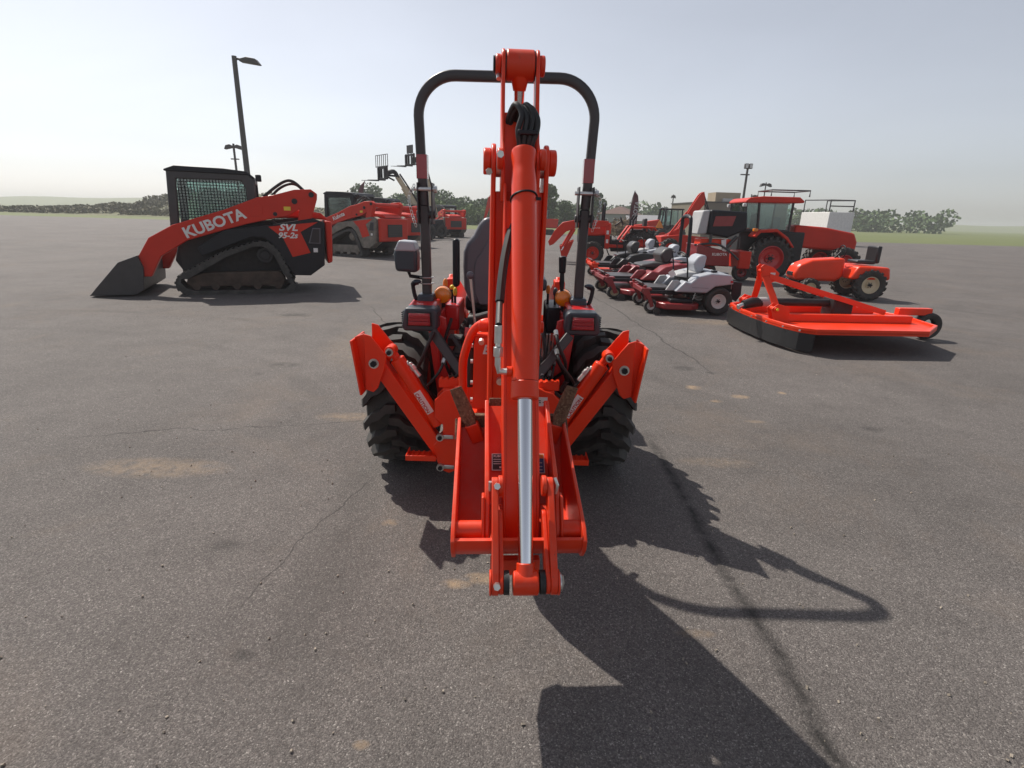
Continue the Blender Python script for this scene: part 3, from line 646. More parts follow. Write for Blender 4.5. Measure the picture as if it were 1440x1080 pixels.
# seat
so = [(-.12, 1.545), (-.155, 1.50), (-.185, 1.44), (-.225, 1.395), (-.245, 1.34), (-.247, 1.25), (-.24, 1.12), (-.20, 1.03)]
st = root('seat', (0, 0, 0)); st.parent = T
so2 = [(x * -1, z) for x, z in reversed(so)]
part('seat_back', MB().plate(so + so2, -.02, .08, 'y'), 'plastic', st, bevel=.03, seg=4)
part('back_panel', MB().plate([(x * .72, 1.03 + (z - 1.03) * .76) for x, z in so + so2], -.032, -.0195, 'y'), 'plastic', st, bevel=.008)
part('cushion', MB().bx(-.24, .24, .05, .50, .97, 1.08), 'black', st, bevel=.03, seg=3)
part('seat_base', MB().bx(-.22, .22, -.06, .42, .82, .965), 'dark', st, bevel=.02)
part('armrest', MB().bx(-.302, -.262, -.09, -.02, 1.14, 1.42), 'black', st, bevel=.018, seg=3)
part('armrest', MB().bx(.205, .262, -.09, .28, 1.13, 1.20), 'bluegrey', st, bevel=.018, seg=3)
# mirror-like lamp box on the left post
mr = part('side_mirror', MB().plate([(-.625, 1.23), (-.50, 1.225), (-.497, 1.33), (-.515, 1.395), (-.60, 1.40), (-.635, 1.33)], -.16, -.04, 'y'), 'bluegrey', T, bevel=.018, seg=3)
part('mirror_shell', MB().plate([(-.628, 1.345), (-.50, 1.345), (-.516, 1.40), (-.60, 1.406)], -.168, -.03, 'y'), 'grey', mr, bevel=.012, seg=3)
part('mirror_stalk', MB().tube([(-.56, -.1, 1.23), (-.55, -.1, 1.20), (-.47, -.1, 1.19)], .011, 8), 'black', mr)
# levers
def lever(x, y, z0, z1, knob, r, lean=(0, 0), rod='steel', sc=(1, 1, 1)):
    a = (x + lean[0], y + lean[1], z0); l = part('lever', MB().tube([a, (x, y, z1)], .008, 8), rod, T)
    part('knob', MB().ball((x, y, z1), r, 14, sc), knob, l); return l
lever(-.178, -.30, .93, 1.235, 'plastic', .022, (.03, .03)); lever(.205, .05, .9, 1.15, 'black', .02, (-.02, 0))
lever(-.375, .15, 1.0, 1.13, 'orangeplast', .016, (0, 0), 'black', (1, 1, 2.1)); lever(-.325, .10, 1.0, 1.115, 'yellow', .016, (0, 0), 'black'); lever(-.305, .08, 1.0, 1.09, 'yellow', .014, (0, 0), 'black', (1, 1, 2.))
lever(.285, .15, 1.0, 1.11, 'orangeplast', .015, (0, 0), 'black', (1, 1, 2.)); lever(.33, .12, 1.0, 1.10, 'bluegrey', .016, (0, 0), 'black', (1, 1, 1.8))
jl = part('control_grip', MB().tube([(.352, -.05, 1.235), (.350, -.05, 1.335)], [.02, .024], 12), 'black', T, bevel=.008)
part('grip_boot', MB().tube([(.356, -.05, 1.12), (.353, -.05, 1.18), (.352, -.05, 1.236)], [.010, .016, .013], 10), 'black', jl)
part('grip_stem', MB().tube([(.37, -.05, .95), (.358, -.05, 1.13)], .007, 8), 'black', jl)
for s_ in (-1, 1): part('console', MB().bx(s_ * .27, s_ * .36, -.02, .35, .86, 1.02), 'fender_red' if s_ < 0 else 'black', T, bevel=.015)
# hood, steering wheel, front loader
part('hood', MB().plate([(.85, .78), (.85, 1.26), (1.2, 1.30), (1.9, 1.20), (2.10, 1.08), (2.12, .78)], -.27, .27), 'orange', T, bevel=.05, seg=3)
part('dashboard', MB().plate([(.62, .75), (.66, 1.24), (.80, 1.34), (.84, .75)], -.2, .2), 'black', T, bevel=.02)
sw = part('steering_wheel', MB().tube([(.17 * math.cos(a), .55 + .17 * math.sin(a) * .8, 1.32 - .17 * math.sin(a) * .4 * -1) for a in [R(20 * k) for k in range(18)]], .012, 8, closed=True), 'black', T)
part('steering_column', MB().cyl((0, .55, 1.32), (0, .72, 1.1), .02), 'black', sw)
for s_ in (-1, 1):
    a = part('loader_arm', MB().plate([(.95, 1.02), (1.05, 1.10), (1.9, .86), (2.35, .40), (2.35, .25), (2.25, .25), (1.75, .74), (.95, .94)], s_ * .40, s_ * .46), 'orange', T, bevel=.008)
    part('loader_post', MB().bx(s_ * .38, s_ * .46, .88, 1.06, .45, 1.08), 'orange', T, bevel=.008)
    part('loader_cylinder', MB().cyl((s_ * .43, 1.1, .66), (s_ * .43, 1.9, .70), .035).cyl((s_ * .43, 1.9, .70), (s_ * .43, 2.1, .6), .018), 'orange', a)
part('loader_bucket', MB().plate([(2.4, .55), (2.36, .50), (2.38, .12), (2.85, .03), (2.85, .045), (2.42, .15), (2.41, .5), (2.45, .54)], -.72, .72).plate([(2.4, .55), (2.38, .12), (2.85, .03), (2.8, .2)], -.735, -.721).plate([(2.4, .55), (2.38, .12), (2.85, .03), (2.8, .2)], .721, .735), 'orange', T, bevel=.004)

# ---- backhoe main frame
fx = .343
fr = [(-fx, .60), (-.29, .655), (-.25, .665), (-.18, .70), (.18, .70), (.25, .665), (.29, .655), (fx, .60), (fx, .50), (.30, .46), (.30, .40), (.355, .335), (.335, .24), (.315, .19), (.27, .17), (.20, .20), (.15, .34), (-.15, .34), (-.20, .20), (-.27, .17), (-.315, .19), (-.335, .24), (-.355, .335), (-.30, .40), (-.30, .46), (-fx, .50)]
mf = part('main_frame', MB().plate(fr, -.60, -.582, 'y'), 'orange', T, bevel=.004)
part('rear_plate', MB().plate(fr, -.50, -.482, 'y'), 'orange', mf, bevel=.004)
part('top_plate', MB().plate([(-.24, -.58), (.24, -.58), (.24, -.30), (-.24, -.30)], .66, .675, 'z').bx(-.30, -.22, -.58, -.50, .60, .66).bx(.22, .30, -.58, -.50, .60, .66), 'orange', mf, bevel=.004)
for s_ in (-1, 1):
    g = MB(); x0 = s_ * .27
    g.bx(x0 - .055, x0 + .055, -.56, -.52, .66, .705)
    for k in range(4): g.bx(x0 - .05 + k * .03, x0 - .035 + k * .03, -.562, -.518, .70, .711)
    part('hose_guide', g, 'orange', mf, bevel=.002)
    part('bolt', MB().cyl((x0 - s_ * .07, -.58, .68), (x0 - s_ * .07, -.60, .68), .013, n=8), 'steel', mf)
# frame decal
dc = part('warning_decal', MB().bx(.150, .262, -.6035, -.6005, .575, .635), 'white', mf)
rnd = random.Random(8)
mk = MB()
for k in range(16):
    x = rnd.uniform(.16, .25); z = rnd.uniform(.583, .626); mk.bx(x, x + rnd.uniform(.004, .016), -.6050, -.6037, z, z + rnd.uniform(.002, .009))
part('decal_print', mk, 'bluegrey', dc)
# swing post / casting and upright tower with letter
part('swing_casting', MB().plate([(-.80, .36), (-.80, .66), (-.68, .70), (-.603, .70), (-.603, .30), (-.70, .30)], -.06, .12), 'orange', T, bevel=.01)
tw = part('valve_tower', MB().plate([(-.125, .63), (-.117, 1.0), (.10, 1.0), (.11, .63)], -.80, -.68, 'y'), 'orange', T, bevel=.006)
part('tower_lip', MB().bx(-.12, .10, -.81, -.76, 1.0005, 1.012), 'orange', tw, bevel=.003)
text('lettering', 'E', face((-.062, -.8022, .935), (1, 0, 0), (0, 0, 1)), .062, 'white', tw, bold=.03, shear=.25)
for z in (.66, .75, .86, .94): part('bolt', MB().cyl((-.127, -.74, z), (-.139, -.74, z), .011, n=8), 'steel', tw)
hb2 = part('hose_guard_bar', MB().tube(bez([(.03, -.80, 1.072), (-.04, -.80, 1.072), (-.085, -.80, 1.06), (-.125, -.80, 1.02), (-.155, -.80, .94), (-.170, -.80, .87), (-.171, -.80, .78), (-.170, -.80, .62)], 6), .0205, 14), 'orange', T)
part('foot_tray', MB().plate([(-.155, -.86), (-.11, -.90), (.05, -.92), (.05, -.70), (-.16, -.70)], .585, .60, 'z').tube([(-.16, -.86, .64), (-.145, -.875, .60), (-.11, -.90, .592), (.04, -.92, .592)], .010, 8), 'orange', T, bevel=.003)
part('hose_bundle', MB().tube(bez([(-.15, -.66, .98), (-.145, -.66, .85), (-.15, -.64, .70)], 5), .02, 10).tube(bez([(-.12, -.62, 1.06), (-.02, -.64, 1.08), (.10, -.62, 1.0)], 5), .016, 10), 'rubber_clean', T)

# ---- stabilizers
def washer_bolt(parent, x, y, z, r=.014):
    w = part('washer', MB().cyl((x, y, z), (x, y - .006, z), r * 1.55, n=18), 'steel', parent); part('bolt', MB().cyl((x, y - .006, z), (x, y - .02, z), r, n=6), 'black', parent)
for s_ in (-1, 1):
    p1 = Vector((s_ * .654, -.55, .80)); p2 = Vector((s_ * .575, -.55, .858)); q1 = Vector((s_ * .30, -.55, .26)); q2 = Vector((s_ * .31, -.55, .42))
    sb = root('stabilizer', (0, 0, 0)); sb.parent = T
    part('stabilizer_arm', MB().tube([p1, q1], 0, prof=((0, 1, 0), [(-.035, -.039), (.035, -.039), (.035, .039), (-.035, .039)])), 'orange', sb, bevel=.005)
    dd = (q2 - p2).normalized(); c0 = p2 + dd * .055; c1 = q2 - dd * .03
    part('stabilizer_cylinder', MB().tube([c0, c1], .040, 20).cyl(p2 + dd * .06, p2 + dd * .05, .040, .030), 'orange', sb, bevel=.004)
    part('cylinder_clevis', MB().cyl(p2 + Vector((0, .03, 0)), p2 + Vector((0, -.045, 0)), .030, n=20).tube([p2 - dd * .0, c0], .022, 12), 'orange', sb, bevel=.003)
    # caution sticker along the cylinder, curved sheet
    u = dd; v = Vector((0, -1, 0)); w_ = u.cross(v); A = []; F = []
    for i in range(2):
        for j in range(5):
            a = R(-34 + 14 * j) * s_ * -1; base = c0 + u * (.20 + .14 * i); A.append(base + (v * math.cos(a) + w_ * math.sin(a)) * .0408)
    for j in range(4): F.append((j, j + 1, j + 6, j + 5))
    sk = MB().add(A + [a_ + (a_ - (c0 + u * (a_ - c0).dot(u))).normalized() * .0008 for a_ in A], F + [tuple(k + 10 for k in reversed(f)) for f in F]); cs = part('caution_label', sk, 'white', sb)
    nrm = (v * math.cos(R(6)) - w_ * math.sin(R(6)) * s_).normalized()
    if s_ < 0: text('lettering', 'CAUTION', face(c0 + u * .27 + nrm * .0425, u, nrm.cross(u)), .028, 'inkred', sb, bold=.02, depth=.0006)
    else: text('lettering', 'CAUTION', face(c0 + u * .27 + nrm * .0425, -u, nrm.cross(-u)), .028, 'inkred', sb, bold=.02, depth=.0006)
    # hose with silver fitting
    hx_ = c0 + dd * .05; side = Vector((-s_, 0, .55)).normalized()
    fa = hx_ + side * .045; fb_ = fa + Vector((-s_ * .055, -.01, -.07))
    part('hose_fitting', MB().cyl(hx_ + side * .03, fa, .016, n=12).tube([fa, fb_], .0135, 10).cyl(fa + (fb_ - fa) * .2, fa + (fb_ - fa) * .5, .018, n=6), 'steel', sb, bevel=.002)
    part('stabilizer_hose', MB().tube(bez([fb_, fb_ + Vector((-s_ * .03, 0, -.06)), fb_ + Vector((-s_ * .07, .05, -.13)), fb_ + Vector((-s_ * .12, .1, -.17))], 6), .0085, 8), 'rubber_clean', sb)
    # pad: sole plate on the outside with two gussets
    pd = root('stabilizer_pad', (0, 0, 0)); pd.parent = T
    g = [(s_ * .70, .955), (s_ * .665, .945), (s_ * .63, .90), (s_ * .605, .865), (s_ * .585, .845), (s_ * .60, .77), (s_ * .64, .665), (s_ * .665, .64), (s_ * .708, .655)]
    part('gusset', MB().plate(g, -.615, -.603, 'y'), 'orange', pd, bevel=.004)
    part('gusset', MB().plate([(x - s_ * .012, z + .035) for x, z in g], -.497, -.485, 'y'), 'orange', pd, bevel=.004)
    part('sole_plate', MB().tube([(s_ * .752, -.62, .93), (s_ * .716, -.62, .64)], 0, prof=((0, 1, 0), [(-.05, -.006), (.19, -.006), (.19, .006), (-.05, .006)])), 'orange', pd, bevel=.003)
    part('sole_lip', MB().plate([(s_ * .70, .955), (s_ * .752, .935), (s_ * .717, .637), (s_ * .705, .65)], -.601, -.592, 'y'), 'orange', pd, bevel=.003)
    part('cross_rib', MB().bx(s_ * .64, s_ * .715, -.60, -.50, .835, .847), 'orange', pd, bevel=.003)
    washer_bolt(pd, s_ * .654, -.616, .80, .017); washer_bolt(sb, p2.x, -.598, p2.z, .013)
    for zz in (.392, .212):
        br = part('pin_keeper', MB().bx(s_ * .315 - s_ * .012, s_ * .315 - s_ * .075, -.612, -.602, zz - .012, zz + .012), 'steel', mf, bevel=.005)
        part('pin_head', MB().cyl((s_ * .315, -.60, zz), (s_ * .315, -.622, zz), .021, n=18), 'steel', mf); part('pin_bolt', MB().cyl((s_ * .315, -.622, zz), (s_ * .315, -.632, zz), .013, n=6), 'black', mf)
    # step
    stp = MB(); stp.bx(s_ * .335, s_ * .495, -.64, -.53, .262, .268); stp.bx(s_ * .335, s_ * .495, -.646, -.6405, .262, .292); stp.bx(s_ * .4955, s_ * .501, -.646, -.53, .262, .292)
    for k in range(7): stp.bx(s_ * (.345 + k * .022), s_ * (.355 + k * .022), -.645, -.6415, .292, .2945)
    for k in range(5): stp.bx(s_ * (.35 + k * .03), s_ * (.36 + k * .03), -.635, -.535, .2685, .276)
    part('foot_step', stp, 'orange', T, bevel=.002)

# ---- boom, dipper and bucket lie in one plane turned 3.6 degrees to the right; (l, Y, Z) in world metres, then into tractor space
MP = Matrix.Translation((-TX, -TY, 0)) @ Matrix.Translation((.01, 1.95, 0)) @ Matrix.Rotation(R(3.58), 4, 'Z') @ Matrix.Translation((0, -1.95, 0))
def bpart(name, mb, mat, parent=T, **k): return part(name, mb, mat, parent, mtx=MP, **k)
def boss(l0, l1, Y, Z, r): return MB().cyl((l0, Y, Z), (l1, Y, Z), r, n=28)
PV = (2.03, 1.734)
boom_prof = [(PV[0] + .058 * math.cos(a), PV[1] + .058 * math.sin(a)) for a in [R(k * 20) for k in range(-1, 11)]] + [(1.985, 1.62), (2.0, 1.4), (2.025, 1.10), (2.015, .80), (2.025, .58), (2.08, .42), (2.2, .36), (2.5, .40), (2.62, .52), (2.62, .68), (2.50, .90), (2.40, 1.18), (2.25, 1.45), (2.11, 1.66)]
bm_ = root('boom', (0, 0, 0)); bm_.parent = T
for s_ in (-1, 1):
    bpart('boom_plate', MB().plate(boom_prof, s_ * .084, s_ * .100), 'orange', bm_, bevel=.004)
    bpart('boom_boss', boss(s_ * .1005, s_ * .128, PV[0], PV[1], .044), 'orange', bm_, bevel=.005)
    bpart('boom_inner_collar', boss(s_ * .068, s_ * .083, PV[0] - .01, PV[1] - .01, .042), 'steel', bm_)
bpart('boom_face', MB().plate([(2.005, 1.635), (2.012, 1.5), (2.016, 1.4), (2.040, 1.10), (2.030, .80), (2.040, .59), (2.09, .44), (2.10, .45), (2.052, .59), (2.042, .80), (2.052, 1.10), (2.03, 1.4), (2.027, 1.50), (2.020, 1.635)], -.084, .084), 'orange', bm_, bevel=.003)
bpart('boom_back', MB().plate([(2.23, 1.42), (2.38, 1.17), (2.48, .90), (2.49, .905), (2.39, 1.18), (2.24, 1.43)], -.084, .084), 'orange', bm_)
for zz in (1.075,): bpart('boom_lug', MB().plate([(2.05, 1.10), (2.0, 1.10), (1.98, 1.07), (2.0, 1.04), (2.06, 1.03)], -.07, -.045), 'orange', bm_, bevel=.003)
bpart('pivot_pin_bolt', MB().cyl((-.108, PV[0] - .045, PV[1] - .035), (-.108, PV[0] - .06, PV[1] - .038), .012, n=6), 'steel', bm_)
# tower-side pin stubs seen left and right of the boom
for l0, l1 in ((-.140, -.101), (.101, .125)):
    b = bpart('boom_base_pin', boss(l0, l1, 2.16, 1.12, .024), 'orange', bm_, bevel=.003)
bpart('pin_bolt', MB().cyl((-.128, 2.225, 1.045), (-.128, 2.205, 1.04), .012, n=8), 'steel', bm_)
# dipper cylinder inside boom: barrel low, rod up to the tail
dc_ = bpart('dipper_cylinder', MB().cyl((0, 2.42, .80), (0, 2.24, 1.52), .040, n=20), 'orange', T)
bpart('cylinder_rod', MB().cyl((0, 2.24, 1.52), (0, 2.16, 2.0), .020, n=18), 'chrome', dc_)
bpart('rod_neck', MB().cyl((0, 2.162, 1.985), (0, 2.152, 2.03), .023, .034, n=18), 'orange', dc_)
bpart('rod_eye', boss(-.050, .050, 2.15, 2.064, .050), 'orange_worn', dc_, bevel=.006)
# dipper
dp = root('dipper_arm', (0, 0, 0)); dp.parent = T
tail = [(2.15 + .050 * math.cos(R(a)), 2.064 + .050 * math.sin(R(a))) for a in range(-20, 201, 20)] + [(2.075, 1.93), (2.02, 1.80), (1.965, 1.765), (1.945, 1.72), (1.955, 1.66), (1.965, 1.60), (2.08, 1.60), (2.115, 1.70), (2.15, 1.82)]
for s_ in (-1, 1):
    bpart('tail_plate', MB().plate(tail, s_ * .054, s_ * .067), 'orange', dp, bevel=.004)
    bpart('tail_boss', boss(s_ * .0675, s_ * .088, 2.15, 2.064, .034), 'orange_worn', dp, bevel=.005)
    bpart('tail_collar', boss(s_ * .0505, s_ * .0535, 2.15, 2.064, .046), 'dark', dp)
    bpart('cylinder_base_boss', boss(s_ * .060, s_ * .082, 1.935, 1.735, .034), 'orange_worn', dp, bevel=.005)
bpart('tail_pin_cap', boss(-.096, -.0885, 2.15, 2.064, .028), 'black', dp)
bpart('grease_nipple', MB().cyl((-.076, 2.14, 2.03), (-.076, 2.13, 2.015), .009, n=8), 'steel', dp)
bpart('base_bolt', MB().cyl((-.072, 1.905, 1.745), (-.072, 1.893, 1.745), .012, n=6), 'steel', dp)
bpart('tail_web', MB().plate([(2.02, 1.62), (2.03, 1.80), (2.08, 1.90), (2.10, 1.88), (2.06, 1.78), (2.05, 1.62)], -.054, .054), 'orange', dp)
beam = [(1.955, 1.66), (1.90, 1.60), (1.70, 1.14), (1.60, .93), (1.525, .80), (1.475, .70), (1.455, .60), (1.465, .545), (1.50, .528), (1.545, .55), (1.60, .66), (1.73, .90), (1.86, 1.12), (2.06, 1.58), (2.08, 1.66)]
for s_ in (-1, 1): bpart('beam_side', MB().plate(beam, s_ * .048, s_ * .058), 'orange', dp, bevel=.003)
bpart('beam_front', MB().plate([(1.905, 1.60), (1.705, 1.14), (1.605, .93), (1.53, .80), (1.48, .70), (1.46, .60), (1.468, .55), (1.478, .55), (1.47, .60), (1.49, .70), (1.54, .795), (1.615, .925), (1.715, 1.135), (1.915, 1.595)], -.0475, .0475), 'orange', dp)
bpart('beam_back', MB().plate([(1.60, .66), (1.73, .90), (1.86, 1.12), (2.06, 1.58), (2.05, 1.585), (1.85, 1.125), (1.72, .905), (1.59, .665)], -.0475, .0475), 'orange', dp)
bpart('label_on_tail', MB().plate([(2.10, 2.02), (2.14, 2.0), (2.10, 1.84), (2.08, 1.80), (2.055, 1.80)], .0515, .0535), 'white', dp)
# bucket cylinder on the camera side of the dipper
ct = Vector((.004, 1.90, 1.755)); cb = Vector((.004, 1.29, .55)); ax_ = (cb - ct).normalized(); cyle = ct + ax_ * .82
bc = root('bucket_cylinder', (0, 0, 0)); bc.parent = T
bpart('barrel', MB().tube([ct, ct + ax_ * .012, ct + ax_ * .055, ct + ax_ * .085, ct + ax_ * .105, ct + ax_ * .765], [.040, .042, .036, .0385, .0405, .0405], 36), 'orange', bc, bevel=.0)
bpart('gland', MB().cyl(ct + ax_ * .766, cyle, .0425, n=36), 'orange', bc, bevel=.004)
bpart('cylinder_rod', MB().cyl(cyle, cb - ax_ * .03, .0225, n=32), 'chrome', bc)
bpart('rod_neck', MB().cyl(cb - ax_ * .055, cb, .027, .033, n=24), 'orange_worn', bc, bevel=.003)
bpart('rod_eye', boss(-.034, .040, cb.y, cb.z, .036), 'orange_worn', bc, bevel=.005)
zt = ct + ax_ * .165
u = ax_.orthogonal().normalized(); w_ = ax_.cross(u)
bpart('cable_tie', MB().tube([zt + (u * math.cos(t) + w_ * math.sin(t)) * .0425 + ax_ * .006 * math.sin(t) for t in [R(15 * k) for k in range(24)]], .0035, 6, closed=True).box(zt + Vector((.043, -.012, 0)), (.022, .012, .010)), 'black', bc)
# port and silver fittings at the cylinder side, supply hose
pt = ct + ax_ * .735
bpart('port_boss', MB().cyl(pt + Vector((-.04, 0, 0)), pt + Vector((-.055, 0, 0)), .016, n=14), 'orange', bc)
fit = MB().tube([pt + Vector((-.054, 0, 0)), pt + Vector((-.078, 0, 0)), pt + Vector((-.082, 0, .02)), pt + Vector((-.082, .004, .055))], .0105, 10)
fit.cyl(pt + Vector((-.082, .004, .045)), pt + Vector((-.082, .006, .075)), .0155, n=6).cyl(pt + Vector((-.082, .008, .085)), pt + Vector((-.082, .012, .14)), .0125, n=12).cyl(pt + Vector((-.082, .006, .075)), pt + Vector((-.082, .008, .09)), .010, n=10)
bpart('hose_fitting', fit, 'steel', bc, bevel=.0015)
hp_ = [pt + Vector((-.082, .012, .14))] + [ct + ax_ * t + Vector((l, y, 0)) for t, l, y in ((.52, -.076, .035), (.44, -.068, .055), (.36, -.056, .075), (.28, -.038, .095), (.18, -.015, .11), (.08, -.005, .12))]
bpart('supply_hose', MB().tube(bez(hp_, 6), .0105, 10), 'rubber_clean', bc)
bpart('hose_sleeve', MB().tube(bez(hp_[1:5], 4), .0150, 10), 'rubber_clean', bc)
# black hose loops over the pivot
hl = root('hose_loop', (0, 0, 0)); hl.parent = T
rnd = random.Random(31)
for k in range(6):
    a, b, c = rnd.uniform(-.006, .006), rnd.uniform(-.012, .012), rnd.uniform(-.012, .010)
    x0 = -.040 + .008 * k; x1 = .000 + .008 * k + a
    bpart('hose', MB().tube(bez([(x0 - .006, 2.09 + b, 1.84 + c), (x0 + .002, 2.06 + b, 1.892 + c), (x0 * .4 + x1 * .6, 2.02 + b, 1.918 + c), (x1 + .006, 1.99 + b * .6, 1.882 + c), (x1 + a, 1.982 + b * .5, 1.83), (x1 * .8, 1.985 + b * .4, 1.78), (x1 * .8, 2.0, 1.70)], 7), .0098, 10), 'rubber_clean', hl)
bpart('hose_strap', MB().bx(-.014, .055, 1.958, 2.0, 1.815, 1.830), 'black', hl, bevel=.003)

# ---- bucket, ears and links
bk = root('digging_bucket', (0, 0, 0)); bk.parent = T
sidep = [(1.385, .668), (1.355, .64), (1.36, .605), (1.39, .565), (1.50, .525), (1.66, .525), (1.80, .58), (1.885, .68), (1.915, .815), (1.88, .825)]
HW = .205
for s_ in (-1, 1):
    lo, hi = (s_ * (HW - .0), s_ * (HW + .0))
    # side plates flare a little at the cutting edge end
    v = MB().plate(sidep, s_ * .189 - .012, s_ * .202 - .012)
    bpart('bucket_side', v, 'orange_worn', bk, bevel=.003)
    bpart('side_cutter', MB().plate([(1.885, .822), (1.925, .80), (1.92, .76), (1.88, .74), (1.83, .76)], s_ * .2025 - .012, s_ * .212 - .012), 'rust', bk, bevel=.002)
shell = [(1.362, .64), (1.366, .61), (1.395, .572), (1.50, .532), (1.66, .532), (1.795, .587), (1.876, .685), (1.904, .80)]
shi = [(1.374, .642), (1.378, .615), (1.40, .585), (1.505, .546), (1.655, .546), (1.787, .598), (1.864, .690), (1.890, .80)]
bpart('bucket_shell', MB().plate(shell + list(reversed(shi)), -.201, .177), 'orange_worn', bk, ang=50)
bpart('cutting_edge', MB().plate([(1.902, .79), (1.885, .845), (1.87, .84), (1.886, .785)], -.201, .177), 'rust', bk, bevel=.002)
for s_ in (-1, 1):
    bpart('torsion_tube', MB().cyl((s_ * .115, 1.425, .638), (s_ * .189 - .012, 1.425, .638), .028, n=24), 'orange_worn', bk)
    ear = [(1.80, .925), (1.83, .915), (1.845, .86), (1.78, .76), (1.62, .65), (1.52, .60), (1.46, .585), (1.405, .575), (1.39, .61), (1.405, .67), (1.445, .735), (1.51, .785), (1.62, .83), (1.72, .88)]
    bpart('bucket_ear', MB().plate(ear, s_ * .100, s_ * .114), 'orange_worn', bk, bevel=.003)
    bpart('ear_reinforcement', MB().plate([(1.386, .61), (1.40, .672), (1.44, .74), (1.48, .735), (1.46, .66), (1.45, .60), (1.405, .571)], s_ * .1145, s_ * .124), 'orange_worn', bk, bevel=.003)
    bpart('ear_boss', boss(s_ * .1245, s_ * .150, 1.415, .605, .026), 'orange_worn', bk, bevel=.004)
bpart('back_plate', MB().plate([(1.82, .89), (1.81, .90), (1.70, .805), (1.60, .715), (1.53, .665), (1.54, .655), (1.61, .705), (1.71, .795)], -.0995, .0995), 'orange_worn', bk)
# teeth
for l, tl, dz, rx in ((-.166, -.38, .15, .045), (-.075, 0, .10, .04), (.055, 0, .10, .04), (.160, .30, .155, .045)):
    c = Vector((l, 1.865, .815)); dirv = Vector((math.sin(tl), -.10, math.cos(tl))).normalized()
    tb = MB(); sd_ = Vector((1, 0, 0)); sd_ = (sd_ - dirv * sd_.dot(dirv)).normalized(); nn = dirv.cross(sd_); pr_ = ((-.075, .017, .015), (.0, .019, .014), (.02, .025, .012), (dz * .7, .024, .008), (dz, .022, .003))
    V = []
    for t_, wd_, th_ in pr_:
        for a_, b_ in ((-1, -1), (1, -1), (1, 1), (-1, 1)): V.append(c + dirv * t_ + sd_ * a_ * wd_ * rnd.uniform(.93, 1.07) + nn * b_ * th_)
    tb.add(V, [(k * 4 + q, k * 4 + (q + 1) % 4, k * 4 + 4 + (q + 1) % 4, k * 4 + 4 + q) for k in range(4) for q in range(4)] + [(0, 1, 2, 3), (16, 17, 18, 19)])
    bpart('bucket_tooth', tb, 'rust', bk, bevel=.004)
    bpart('tooth_shank', MB().tube([c - dirv * .085, c - dirv * .005], 0, prof=((1, 0, 0), [(-.026, -.017), (.026, -.017), (.026, .017), (-.026, .017)])), 'orange_worn', bk, bevel=.006)
# serial plates on the back plate
pl_o = Vector((0, 1.645, .7565)); upv = Vector((0, .735, .68)).normalized(); nv = Vector((0, -.68, .735)).normalized()
def onplate(l, t, off): return MP @ (Vector((l, 0, 0)) + pl_o + upv * t + nv * off)
rightv = (MP.to_3x3() @ Vector((1, 0, 0))); upw = MP.to_3x3() @ upv
def slab(l0, l1, t0, t1, o0, o1):
    mb = MB(); P = [(l, t, o) for l in (l0, l1) for t in (t0, t1) for o in (o0, o1)]
    mb.add([onplate(*p) for p in P], [(0, 1, 3, 2), (4, 6, 7, 5), (0, 4, 5, 1), (2, 3, 7, 6), (0, 2, 6, 4), (1, 5, 7, 3)]); return mb
sp = part('serial_plate', slab(-.090, -.035, -.03, .030, .003, .0045), 'steel', bk); part('plate_print', slab(-.0875, -.0375, -.0275, .0275, .0047, .0055), 'ink', bk)
text('lettering', 'KUBOTA', face(onplate(-.0625, .020, .0062), rightv, upw), .011, 'steel', bk, bold=.02, depth=.0004)
for i, t in enumerate((.008, .0, -.008)): part('plate_line', slab(-.085, -.04 - .006 * i, t, t + .002, .0057, .0061), 'steel', bk)
part('plate_line', slab(-.065, -.04, -.0225, -.0165, .0057, .0061), 'white', bk)
sp2 = part('caution_plate', slab(.040, .088, -.04, .030, .003, .0045), 'white', bk); part('plate_print', slab(.0425, .0855, -.037, .012, .0047, .0055), 'inkblue', bk); part('plate_header', slab(.0425, .0855, .0125, .0275, .0047, .0055), 'orangeplast', bk)
for t in (-.005, -.018, -.03): part('plate_line', slab(.045, .08, t, t + .0025, .0057, .0061), 'white', bk)
# links
A_ = (1.465, .765); B_ = (cb.y, cb.z); C_ = (1.475, .66)
for s_ in (-1, 1):
    def link(P, Q, w0, w1, l0, l1, name):
        P = Vector((0, *P)); Q = Vector((0, *Q)); d = (Q - P).normalized(); n_ = Vector((0, -d.z, d.y)); pts = []
        a0 = math.atan2(d.z, d.y)
        for k in range(9): a = a0 + R(90 + 22.5 * k); pts.append((P.y + w0 * math.cos(a), P.z + w0 * math.sin(a)))
        for k in range(9): a = a0 + R(-90 + 22.5 * k); pts.append((Q.y + w1 * math.cos(a), Q.z + w1 * math.sin(a)))
        return bpart(name, MB().plate(pts, l0, l1), 'orange_worn', lk, bevel=.003)
    lk = root('bucket_linkage', (0, 0, 0)); lk.parent = T
    link(A_, B_, .027, .035, s_ * .074, s_ * .094, 'guide_link')
    link((1.44, .67), B_, .024, .033, s_ * .060, s_ * .0735, 'bucket_link')
    bpart('link_boss', boss(s_ * .059, s_ * .0738, A_[0], A_[1], .032), 'orange_worn', lk, bevel=.003)
    bpart('link_spacer', boss(s_ * .044, s_ * .0595, B_[0], B_[1], .034), 'dark', lk)
    bpart('link_collar', boss(s_ * .0945, s_ * .1005, B_[0], B_[1], .036), 'orange_worn', lk, bevel=.002)
    bpart('link_bolt', MB().cyl((s_ * .084 if s_ < 0 else .3, 0, 0), (s_ * .084 if s_ < 0 else .3, 0, .001), .001, n=3), 'steel', lk) if False else None
